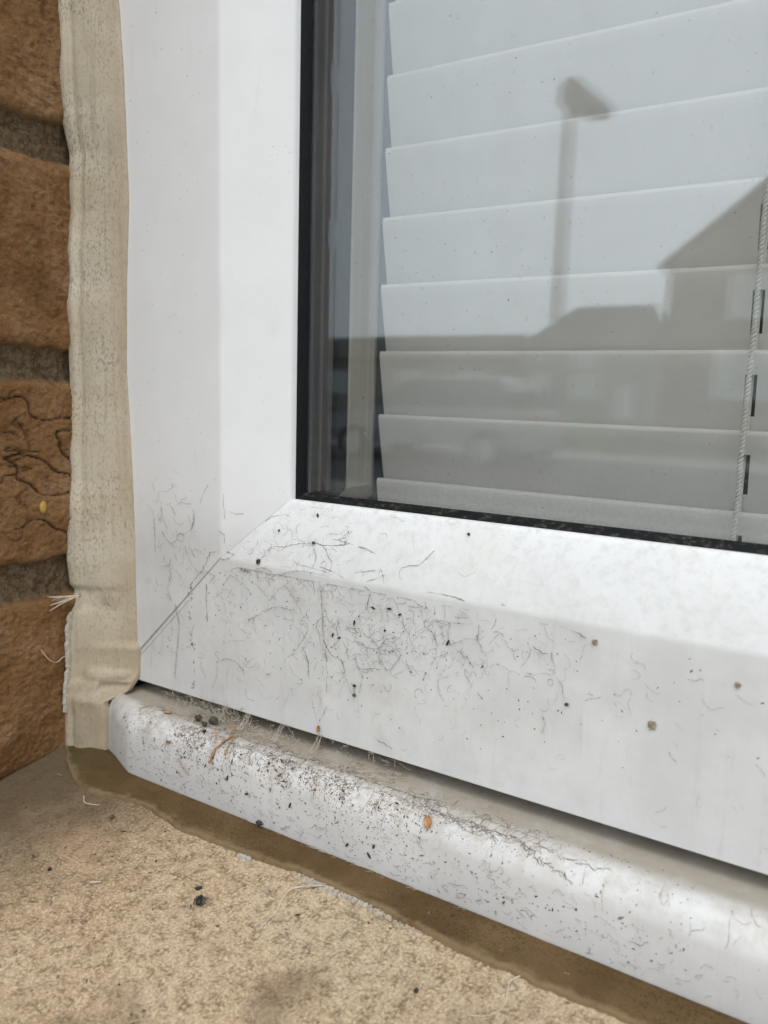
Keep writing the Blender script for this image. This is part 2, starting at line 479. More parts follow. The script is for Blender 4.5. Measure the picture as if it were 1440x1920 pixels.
# ------------------------------------------------------------------ window
WX0, WX1, WZ0, WZ1 = -.0129, .940, 0.0, 1.025
win = empty('window', (.46, 0, 0))
tag(win, 'white plastic framed double glazed window with mitred corner and black gaskets', 'window')
def member(profile, side, gap=0.0, u1=None):
    """profile: (u, y) with u measured inwards from the frame's outer edge; ends cut at 45 degrees"""
    r0, r1 = [], []
    for u, y in profile:
        if side == 'left':   r0.append((WX0+u, y, WZ0+u+gap)); r1.append((WX0+u, y, WZ1-u-gap))
        if side == 'right':  r0.append((WX1-u, y, WZ0+u+gap)); r1.append((WX1-u, y, WZ1-u-gap))
        if side == 'bottom': r0.append((WX0+u+gap, y, WZ0+u)); r1.append((WX1-u-gap, y, WZ0+u))
        if side == 'top':    r0.append((WX0+u+gap, y, WZ1-u)); r1.append((WX1-u-gap, y, WZ1-u))
    mb = MB(); mb.loft([r0, r1]); return mb
def arc(cx, cy, r, a0, a1, n):
    return [(cx + r*math.cos(R(a0 + (a1-a0)*i/n)), cy + r*math.sin(R(a0 + (a1-a0)*i/n))) for i in range(n+1)]
FRONT = [(0, .0006), (.0005, 0), (.0545, 0), (.0552, .00005), (.0559, .00022), (.0565, .0005), (.0760, .01085), (.0768, .0114), (.0773, .0121), (.0775, .0131), (.0775, .0177)]
BACK = [(.0655, .0177), (.0655, .0380), (.0640, .0380), (.0640, .0735), (0, .0735)]
for s, nm in (('left', 'jamb'), ('right', 'jamb'), ('bottom', 'bottom_rail'), ('top', 'top_rail')):
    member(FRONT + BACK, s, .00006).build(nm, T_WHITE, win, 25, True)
# weld seam on the flat of the mitre
def seam(sx):
    mb = MB()
    ax = lambda u: (WX0 + u) if sx > 0 else (WX1 - u)
    for u0, u1, wd, off in ((.004, .0556, .00085, 0), (.006, .040, .00018, .0024)):
        pts = []
        for i in range(13):
            u = u0 + (u1-u0)*i/12; h = wd * (1 - .62*i/12) * .5
            pts.append((u, h))
        top = [(ax(u - h*.7) , -.00009, u + h*.7 - off) for u, h in pts]; bot = [(ax(u + h*.7), -.00009, u - h*.7 - off) for u, h in pts]
        tb = [(x, .0006, z) for x, y, z in top]; bb = [(x, .0006, z) for x, y, z in bot]
        mb.loft([[a, b, d, c] for a, b, c, d in zip(top, bot, tb, bb)])
    mb.build('mitre_seam', M_SEAM, win, 0, True)
seam(1)
# black gasket wedge that seals the outer pane
GAS = [(.0768, .0150), (.0777, .0146), (.0782, .0150), (.0797, .0172), (.0798, .0177), (.0768, .0177)]
for s in ('left', 'right', 'bottom', 'top'):
    member(GAS, s).build('gasket', M_RUBBER, win, 30, True)
# dark inner gasket behind the inner pane
for s in ('left', 'right', 'top'):
    member([(.066, .0373), (.0790, .0373), (.0787, .0445), (.066, .0445)], s).build('inner_gasket', M_RUBBER, win, 0, True)
member([(.066, .0373), (.0745, .0373), (.0745, .0420), (.066, .0420)], 'bottom').build('inner_gasket', M_RUBBER, win, 0, True)
# ribbed spacer bar between the panes
def spacer(u): return [(.067, .0213), (u-.0006, .0213), (u, .0222), (u, .0246), (u-.0005, .0249), (u-.0005, .0268), (u, .0271), (u, .0290), (u-.0005, .0294), (u-.0004, .0310), (u, .0314), (u, .0330), (u-.0007, .0338), (.067, .0338)]
for s, u in (('left', .0797), ('right', .0797), ('bottom', .0755), ('top', .0797)):
    member(spacer(u), s).build('spacer_bar', M_SPACER, win, 20, True)
# inner frame moulding on the room side
for s in ('left', 'right', 'top'):
    member([(.0645, .0452), (.0783, .0452), (.0790, .0458), (.0790, .060), (.0770, .0665), (.0735, .0730), (.0645, .0730)], s).build('inner_bead', M_INNER, win, 30, True)
# panes
def pane(y, th, bow, mat):
    x0, x1, z0, z1 = WX0+.0665, WX1-.0665, WZ0+.0665, WZ1-.0665
    cx, cz = (x0+x1)/2, (z0+z1)/2
    n = 48; mb = MB(); G = [[], []]
    for k, yy in enumerate((y, y+th)):
        for i in range(n+1):
            z = z0 + (z1-z0)*i/n; row = []
            for j in range(n+1):
                x = x0 + (x1-x0)*j/n
                row.append((x, yy + bow*(((x-cx)/(x1-cx))**2*1.0 + ((z-cz)/(z1-cz))**2*.35), z))
            G[k].append(row)
    mb.grid(G[0]); mb.grid(G[1], flip=True)
    return mb.build('glass_pane', mat, win, 180)
pane(.0180, .0030, 0.0, M_DUSTGLASS)
pane(.0350, .0018, .0012, M_GLASS)
# projecting cill under the frame: flat top, round nose, upright front
CP = [(.030, -.0046), (-.0030, -.0046), (-.0062, -.0042), (-.0090, -.0035), (-.0112, -.0033)] + [(-.0120 + .0075*math.sin(R(a)), 0) for a in ()] \
   + [(-.0122 - .0073*math.sin(R(a)), -.0107 + .0074*math.cos(R(a))) for a in range(8, 90, 9)] + [(-.0195, -.0110), (-.0199, -.0250), (-.0196, -.0259), (-.0190, -.0262), (.030, -.0262)]
rings = []
for x, k in ((-.0060, .0085), (-.0050, .0078), (-.0046, .0076), (.0128, .0008), (.0150, .0001), (.0175, 0), (.94, 0)):
    rings.append([(x, y + k*sst(-.002, -.0195, y), z) for y, z in CP])
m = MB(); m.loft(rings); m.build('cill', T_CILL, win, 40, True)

for c in win.children: c.location.x = -.46

# ------------------------------------------------------------------ sealant strips
YL = [(-.030, -.0178), (-.005, -.0170), (.0020, -.0160), (.0075, -.0152), (.0163, -.0153), (.0268, -.0139), (.0306, -.0118), (.0358, -.0107), (.0383, -.0128), (.0481, -.0138), (.0689, -.0128), (.079, -.0107), (.0893, -.0110), (.1095, -.0096), (.1332, -.0098), (.1449, -.0100), (.1527, -.0088), (.1641, -.0091), (.1777, -.0072), (.187, -.0075), (.1983, -.0066), (.2102, -.0095), (.2225, -.0101), (.235, -.0098), (.2487, -.0101), (.30, -.009), (.36, -.0105), (.5, -.009), (1.03, -.010)]
XR = [(-.030, -.0046), (-.012, -.0050), (-.006, -.0056), (-.0048, -.0040), (-.003, -.0012), (.0015, -.0004), (.0039, 0), (.0120, .0004), (.0139, .0009), (.0160, -.0009), (.0168, -.0012), (.0383, -.0015), (.0594, -.0014), (.08, -.0020), (.1002, -.0028), (.12, -.0040), (.1528, -.0029), (.1678, -.0018), (.1825, -.0008), (.1898, -.0011), (.2043, -.0015), (.2256, -.0022), (.2379, -.0031), (.2484, -.0039), (.32, -.002), (.45, -.0035), (1.03, -.002)]
YR = [(-.030, -.0134), (-.006, -.0134), (-.0048, -.0105), (-.003, -.0062), (.0005, -.0032), (.0032, -.0010), (.005, -.0005), (1.03, -.0004)]
zs = frange(-.0275, .30, .0008) + frange(.304, 1.022, .006)
NT_ = 44; P = []
for z in zs:
    L = Vector((-.0246, interp(YL, z), 0)); Rr = Vector((interp(XR, z) + .00015*nz(z, 0, 2, 150), interp(YR, z), 0))
    ax = Rr - L; nrm = Vector((ax.y, -ax.x, 0)).normalized()
    roll = max(0, .35 + 1.1*nz(z, 3, 1, 16)) * (1 if z > .002 else .45)
    rp = .11 + .05*nz(z, 8, 4, 17)
    row = []
    for j in range(NT_ + 1):
        q = j / NT_
        h = .0010 * math.sin(math.pi*min(1, q*1.0))**.7
        h += .0012 * roll * math.exp(-((q - rp)/.055)**2) - .00115*roll*math.exp(-((q - rp - .12)/.05)**2)
        h += .00016*nz(q*.02, z, 5, 60) + .00007*nz(q*.02, z, 9, 500)
        for rq, ra, rk in ((.33, .00020, 3), (.60, .00016, 6), (.84, .00030, 9)):
            h += ra*max(0, .3 + 1.2*nz(z, rk, 1, 14)) * math.exp(-((q - rq - .05*nz(z, rk, 4, 20))/.022)**2)
        h += .0005*nz(q*.02, z, 12, 130)*sst(.016, .004, z)
        # the blob where the run was ended and smeared over the cill
        h += .0011*sst(.26, .40, q)*(1-sst(.80, .97, q))*sst(.0065, .0045, z + .0012*q + .0006*nz(q, z, 1, 9))*(1-sst(.0015, -.001, z - .002*q)) if z < .02 else 0
        h += -.0016*sst(.52, .60, q)*sst(.0005, -.0008, z)*(1-sst(-.0022, -.0035, z)) if z < .01 else 0
        h += .0007*(1-sst(.50, .56, q))*sst(.0012, -.0002, z)*(1-sst(-.002, -.005, z)) if z < .01 else 0
        if q > .93: h *= 1 - ((q-.93)/.07)**2*.8
        p = L + ax*q + nrm*(h + .00045*(1 if 0 < j < NT_ else 0))
        row.append((p.x, p.y, z))
    # tuck both edges into what they stick to
    row = [(row[0][0] - .002, row[0][1] + .004, z)] + row + [(row[-1][0] + .0000, row[-1][1] + .0022, z)]
    P.append(row)
m = MB(); m.grid(P)
m.grid([P[0], [(x, y + .006, z) for x, y, z in P[0]]], flip=True)
seal = m.build('sealant_strip', M_SEAL, None, 50)
at = seal.data.attributes.new('across', 'FLOAT', 'POINT'); at.data.foreach_set('value', [((i % (NT_+3)) - 1)/NT_ if i < len(P)*(NT_+3) else 0 for i in range(len(m.v))])
tag(seal, 'upright pale beige sealant strip with wavy edges between brick and frame', 'sealant', 'weathered sealant strips round the window')
# pale torn lip of older sealant along the brick edge
m = MB()
rings = []
for i, z in enumerate(frange(-.012, .0275, .0006)):
    wd = .0011 + .0007*nz(z, 1, 0, 260) + .0006*nz(z, 4, 0, 700)
    wd *= sst(.0278, .0262, z)
    y = interp(YL, z)
    rings.append([(-.0228, y - wd - .0008, z), (-.0219, y - wd*.6 - .0006, z), (-.0218, y - .0002, z), (-.0225, y + .0012, z), (-.0240, y + .001, z)])
m.loft(rings)
m.build('torn_lip', M_FLAKE, seal, 40, True)

OUT = [(-.0236, -.0172), (-.021, -.0195), (-.0120, -.0265), (-.002, -.0318), (.0067, -.0343), (.0193, -.0329), (.0301, -.0306), (.0451, -.0321), (.0566, -.0337), (.0852, -.0323), (.1025, -.0307), (.1289, -.0306), (.1454, -.0324), (.1584, -.0332), (.1775, -.0336), (.1944, -.0326), (.23, -.034), (.30, -.032), (.5, -.034), (.95, -.033)]
P = []
ns = 30
for x in frange(-.0238, .30, .0007) + frange(.305, .95, .006):
    yo = interp(OUT, x) + .0007*nz(x, 2, 0, 120) + .00045*nz(x, 5, 0, 420) + .0009*nz(x, 7, 0, 35)
    zo = stone_z(x, yo) + .0001
    yi = interp([(-.024, -.0165), (-.006, -.0140), (.002, -.0142), (.012, -.0178), (.018, -.0190), (.95, -.0190)], x)
    zi = -.0262 + .0006*sst(.005, -.008, x)
    row = [(x, yi + .004, zi + .0002)]
    hol = sst(.014, .002, x)
    for j in range(ns+1):
        q = j/ns
        y = yi + (yo-yi)*q
        z = zi + (zo-zi)*q - .00055*math.sin(math.pi*q)*(1-hol) - .0004*hol*math.sin(math.pi*q)
        z = max(z, stone_z(x, y) + .0007) 
        z += .00075*math.exp(-((q-.90)/.075)**2)*(.55+.5*nz(x, 9, 0, 50)) * (1 if j < ns else 0)
        z += .00035*nz(x, y, 6, 75) + .0009*hol*math.exp(-((q-.10)/.10)**2) + .00012*nz(x, y, 3, 260)
        if j == ns: z = zo - .0010
        row.append((x, y, z))
    P.append(row)
m = MB(); m.grid(P, flip=True)
sealb = m.build('sealant_strip', M_SEALB, None, 50)
at = sealb.data.attributes.new('across', 'FLOAT', 'POINT'); at.data.foreach_set('value', [((i % (ns+2)) - 1)/ns for i in range(len(m.v))])
tag(sealb, 'long level brown sealant strip between white cill and stone sill', 'sealant', 'weathered sealant strips round the window')
m = MB()
for i in range(240):      # crust of limescale on the outer edge
    x = random.gauss(.121, .010) if i < 190 else random.gauss(.0835, .0012)
    y = interp(OUT, x) + random.gauss(-.0006, .0007)
    r = random.uniform(.00025, .0007); z = stone_z(x, y) + .0002
    k = 5; ph = random.random()*6
    m.loft([[(x+r*math.cos(ph+a)*random.uniform(.6, 1.2), y+r*math.sin(ph+a)*random.uniform(.6, 1.2), z - .0003) for a in [6.283*i/k for i in range(k)]],
            [(x+.6*r*math.cos(ph+a), y+.6*r*math.sin(ph+a), z + r*random.uniform(.2, .5)) for a in [6.283*i/k for i in range(k)]]])
m.build('lime_crust', M_FLAKE, sealb, 0, True)

# ------------------------------------------------------------------ venetian blind
blind = empty('venetian_blind', (.48, .069, 1.0))
tag(blind, 'off white venetian blind with closed slats hanging behind the glass', 'blind')
BX0, BX1 = .0662, .86
SLOT = [(.2001, .2036), (.70, .7035)]
def slat_mesh(zt, tilt):
    """a gently crowned slat, top edge towards the glass, with route holes cut through it"""
    W = .0300; TH = .0023
    vv = [0, .014, .032, .055, .16, .25, .255, .40, .55, .695, .70, .85, 1.0]
    xs = sorted({BX0, BX0+.0006, BX1-.0006, BX1} | {a for s in SLOT for a in s} | {.12, .16, .3, .45, .6, .8})
    def pt(x, v, side):
        y = .0657 + (.0063 + tilt)*v - .0002*math.sin(math.pi*v) + side*TH + (.0014*(1 - sst(-.03, .05, v)) if side == 0 else 0)
        return (x, y, zt - W*v*.985)
    mb = MB(); nv = len(vv); nx = len(xs)
    for k in (0, 1):
        mb.v += [pt(x, v, k) for v in vv for x in xs]
    off = nv*nx
    hole = lambda i, j: vv[i] >= .2549 and vv[i+1] <= .696 and any(abs(xs[j]-a) < 1e-9 and abs(xs[j+1]-b) < 1e-9 for a, b in SLOT)
    for i in range(nv-1):
        for j in range(nx-1):
            if hole(i, j): continue
            a = i*nx+j
            mb.f.append((a, a+nx, a+nx+1, a+1)); mb.f.append((off+a, off+a+1, off+a+nx+1, off+a+nx))
            for di, dj, e0, e1 in ((-1, 0, a, a+1), (1, 0, a+nx+1, a+nx), (0, -1, a+nx, a), (0, 1, a+1, a+nx+1)):
                ii, jj = i+di, j+dj
                if ii < 0 or ii >= nv-1 or jj < 0 or jj >= nx-1 or hole(ii, jj):
                    mb.f.append((e0, e1, off+e1, off+e0))
    mb.mi = [0]*len(mb.f)
    return mb
for k in range(-1, 36):
    zt = .0813 + .0255*k + random.uniform(-.0004, .0004)
    s = slat_mesh(zt, random.uniform(-.0003, .0006)).build('slat', M_SLAT, blind, 35, True)
    s.location.x = random.uniform(-.0004, .0004) - .48 ; s.location.y = -.069; s.location.z = -1.0
def child_at(o): o.location = (-.48, -.069, -1.0); return o
m = MB(); m.box((BX0, .055, .995), (BX1, .095, 1.024)); child_at(m.build('headrail', M_SLAT, blind, 0))
def twisted(x0, y0, z0, x1, z1):
    mb = MB(); n = int((z1 - z0)/.00027)
    for ph in (0, math.pi):
        pts = []
        for i in range(n+1):
            z = z0 + (z1-z0)*i/n; a = 2*math.pi*z/.0027 + ph
            x = x0 + (x1-x0)*i/n + .0003*nz(z, 0, 0, 25)
            pts.append((x + .00042*math.cos(a), y0 + .00042*math.sin(a) + .0002*nz(z, 7, 0, 30), z))
        mb.tube(pts, .00046, 6)
    return mb
child_at(twisted(.2019, .0622, .05, .1996, 1.0).build('cord', M_CORD, blind, 60))
for a, b in SLOT:
    c = (a+b)/2
    m = MB(); m.tube([(c, .0700, .05), (c, .0700, 1.0)], .0007, 6); child_at(m.build('ladder_cord', M_CORD, blind, 60))
m = MB(); m.tube([(.7019, .0622, .05), (.7019, .0622, 1.0)], .0007, 6); child_at(m.build('cord', M_CORD, blind, 60))
# ------------------------------------------------------------------ the street the glass reflects
GZ = -1.05
M_ASPH = plain('asphalt', (.055, .055, .057), .9, .3, 60, .2)
M_GRASS = plain('lawn', (.055, .085, .030), .95, .4, 30, .1)
M_PAVE = plain('paving', (.24, .23, .21), .9, .2, 25, .2)
M_HBRICK = plain('far_brick', (.16, .105, .075), .9, .2, 3, .2)
M_RENDER = plain('far_render', (.24, .215, .18), .9, .1, 3, .2)
M_ROOF = plain('roof_tile', (.075, .068, .064), .85, .25, 4, .2)
M_DOOR = plain('door_paint', (.62, .62, .60), .5, .05, 5, .3)
M_CURT = plain('curtained_pane', (.50, .50, .48), .3, .15, 3, .5)
M_FRAME = plain('far_white_frame', (.72, .72, .72), .5, .03, 5, .3)
M_STEEL = plain('lamp_column_steel', (.13, .135, .14), .5, .1, 8, .4)
M_CARP = plain('car_paint', (.26, .265, .275), .25, .02, 4, .6)
M_CARG = plain('car_glass', (.02, .022, .025), .08, .1, 4, .8)
M_TYRE = plain('tyre', (.02, .02, .02), .9, .2, 20, .2)
M_RIM = plain('rim', (.40, .40, .41), .4, .1, 20, .5)
M_LAMPR = plain('tail_lamp', (.28, .02, .015), .3, .1, 8, .5)
M_LENS = plain('lamp_lens', (.30, .30, .29), .3, .1, 8, .5)

m = MB(); m.box((-400, -400, GZ-.5), (400, 400, GZ)); tag(m.build('ground', M_GRASS, None, 0), kind='structure')
m = MB(); m.box((-400, -12.9, GZ-.2), (400, -7.4, GZ+.004)); tag(m.build('road', M_ASPH, None, 0), kind='structure')
m = MB(); m.box((-400, -14.9, GZ-.2), (400, -12.9, GZ+.11)); m.box((-400, -7.4, GZ-.2), (400, -5.6, GZ+.11)); tag(m.build('pavement', M_PAVE, None, 0), kind='structure')
m = MB(); m.box((-3, -2.6, GZ-.2), (3.6, -.13, GZ+.03)); tag(m.build('path', M_PAVE, None, 0), kind='structure')

def part_box(nm, a, b, mat, parent):
    mb = MB(); mb.box(a, b); return mb.build(nm, mat, parent, 0)
def far_window(parent, x0, x1, z0, z1, y):
    f = MB(); t_ = .07
    f.box((x0, y-.03, z0), (x1, y+.04, z0+t_)); f.box((x0, y-.03, z1-t_), (x1, y+.04, z1))
    f.box((x0, y-.03, z0+t_), (x0+t_, y+.04, z1-t_)); f.box((x1-t_, y-.03, z0+t_), (x1, y+.04, z1-t_))
    xm = (x0+x1)/2; f.box((xm-.03, y-.03, z0+t_), (xm+.03, y+.035, z1-t_))
    w_ = f.build('window', M_FRAME, parent, 0)
    p = MB(); p.box((x0+t_+.002, y-.02, z0+t_+.002), (x1-t_-.002, y+.005, z1-t_-.002)); p.build('pane', M_CURT, w_, 0)
def house(label, x0, x1, y0, y1, ze, zr, hip0, hip1, over, wm, wins, door, gable_front=False, chim=None):
    """front face is y1 (towards the window)"""
    r = empty('house', ((x0+x1)/2, (y0+y1)/2, GZ)); off = Vector(r.location)
    tag(r, label, 'house', 'houses across the road')
    def place(o): o.location = -off; return o
    mb = MB()
    if gable_front:
        xm = (x0+x1)/2; zr_w = zr - .12
        mb.loft([[(x0, y, GZ), (x1, y, GZ), (x1, y, ze), (xm, y, zr_w), (x0, y, ze)] for y in (y1, y0)])
    else:
        mb.box((x0, y0, GZ), (x1, y1, ze))
    place(mb.build('wall', wm, r, 0, True))
    mb = MB(); th = .16
    if gable_front:
        xm = (x0+x1)/2; sl_ = (zr - ze)/(xm - x0); e = over
        for sx, xa in ((-1, x0), (1, x1)):
            mb.loft([[(xa+sx*e, y, ze - sl_*e), (xm, y, zr), (xm, y, zr+th), (xa+sx*e, y, ze - sl_*e + th)] for y in (y1+.25, y0-.25)])
    else:
        ym = (y0+y1)/2; e = over
        a = [(x0-e, y1+e, ze), (x1+e, y1+e, ze), (x1+e, y0-e, ze), (x0-e, y0-e, ze)]
        b = [(x0-e+hip0, ym+.05, zr), (x1+e-hip1, ym+.05, zr), (x1+e-hip1, ym-.05, zr), (x0-e+hip0, ym-.05, zr)]
        a2 = [(x, y, z-th) for x, y, z in a]
        mb.loft([a2, a, b])
    rf = place(mb.build('roof', M_ROOF, r, 0, True))
    if chim:
        mb = MB(); mb.box((chim-.35, (y0+y1)/2-.3, zr-.8), (chim+.35, (y0+y1)/2+.3, zr+.7)); mb.build('chimney', M_HBRICK, rf, 0)
    n0_ = len(r.children)
    for wx0, wx1, wz0, wz1 in wins: far_window(r, wx0, wx1, wz0, wz1, y1)
    for c in list(r.children)[0:]:
        if c.name.startswith('window'): place(c)
    if door:
        d = MB(); d.box((door, y1-.02, GZ), (door+.95, y1+.05, GZ+2.05)); place(d.build('door', M_DOOR, r, 0))
    return r
house('tall brown house with its gable end facing the window, reflected at right in the glass', -4.57, 3.43, -32, -22.2, 3.78, 6.95, 0, 0, .20, M_HBRICK,
      [(-3.2, -1.5, .2, 1.5), (1.0, 2.6, .2, 1.5), (-3.0, -1.6, 2.3, 3.4)], -.6, True)
house('distant house with a steep hipped roof, reflected behind the street lamp post', -19.1, -10.9, -56, -48.2, 3.3, 6.2, 2.6, .95, .25, M_RENDER,
      [(-15.6, -13.9, 0.1, 1.6), (-18.2, -16.9, 0.1, 1.6), (-15.6, -14.0, 2.0, 3.0)], -12.6)
house('long low house with a shallow roof, reflected low down beside the blind ends', -39.5, -19.75, -56, -48.2, 2.6, 4.45, 1.2, .8, .25, M_RENDER,
      [(-23.5, -21.4, 0.1, 1.7), (-28.5, -26.4, 0.1, 1.7), (-34.5, -32.4, 0.1, 1.7)], -25.2, chim=None)

# street lamp
lamp = empty('street_lamp', (-4.50, -13.2, GZ+.11))
tag(lamp, 'tall grey street lamp with a single sloping head, reflected in the glass', 'street lamp')
m = MB(); rr = []
for z, r_ in ((0, .12), (1.3, .12), (1.34, .085), (3.2, .076), (6.0, .068), (6.05, .06)):
    rr.append([(r_*math.cos(a), r_*math.sin(a), z) for a in [2*math.pi*k/14 for k in range(14)]])
m.loft(rr); m.build('post', M_STEEL, lamp, 40)
m = MB(); rr = []
for x, zt, zb, hw in ((-.17, 6.24, 5.98, .09), (-.09, 6.36, 5.92, .13), (.08, 6.40, 5.84, .17), (.32, 6.18, 5.74, .19), (.56, 5.97, 5.68, .16), (.72, 5.82, 5.66, .09)):
    rr.append([(x, -hw, zb+.03), (x, -hw*.7, zb), (x, hw*.7, zb), (x, hw, zb+.03), (x, hw*.8, zt-.03), (x, hw*.4, zt), (x, -hw*.4, zt), (x, -hw*.8, zt-.03)])
m.loft(rr); hd = m.build('lamp_head', M_STEEL, lamp, 40)
m = MB(); m.loft([[(.12, -.10, 5.84), (.12, .10, 5.84), (.12, .10, 5.77), (.12, -.10, 5.77)], [(.50, -.10, 5.72), (.50, .10, 5.72), (.50, .10, 5.65), (.50, -.10, 5.65)]]); m.build('lens', M_LENS, hd, 0)

# parked car
car = empty('parked_car', (-6.0, -11.9, GZ+.004))
tag(car, 'silver hatchback parked at the far kerb, a faint blur low in the reflection', 'car')
prof = [(-1.95, .34), (-1.98, .62), (-1.90, .80), (-1.15, .93), (1.45, .98), (1.86, .95), (1.95, .70), (1.92, .34)]
m = MB()
m.loft([[(x*s, y*1.0, z) for x, z in prof] for y, s in ((-.84, .975), (-.80, 1), (.80, 1), (.84, .975))])
m.build('body', M_CARP, car, 40, True)
m = MB()
rr = []
for z, xa, xb, hw in ((.93, -1.12, 1.72, .76), (1.20, -.72, 1.55, .70), (1.42, -.35, 1.30, .62), (1.47, -.15, 1.10, .55)):
    rr.append([(xa, -hw, z), (xb, -hw, z), (xb, hw, z), (xa, hw, z)])
m.loft(rr[2:]); m.build('roof', M_CARP, car, 0, True)
m = MB(); m.loft(rr[:3]); m.build('windows', M_CARG, car, 0, True)
for sx in (-1.25, 1.2):
    for sy in (-.80, .80):
        m = MB(); m.loft([[(sx + .31*math.cos(a), sy+dy, .31 + .31*math.sin(a)) for a in [2*math.pi*k/20 for k in range(20)]] for dy in (-.09, .09)])
        wh = m.build('wheel', M_TYRE, car, 30, True)
        m = MB(); m.loft([[(sx + .19*math.cos(a), sy+dy, .31 + .19*math.sin(a)) for a in [2*math.pi*k/20 for k in range(20)]] for dy in (-.10, .10)])
        m.build('rim', M_RIM, wh, 30, True)
for sy in (-.55, .55):
    m = MB(); m.box((-1.99, sy-.16, .62), (-1.90, sy+.16, .74)); m.build('headlight', M_LENS, car, 0)
    m = MB(); m.box((1.88, sy-.14, .72), (1.96, sy+.14, .88)); m.build('tail_light', M_LAMPR, car, 0)
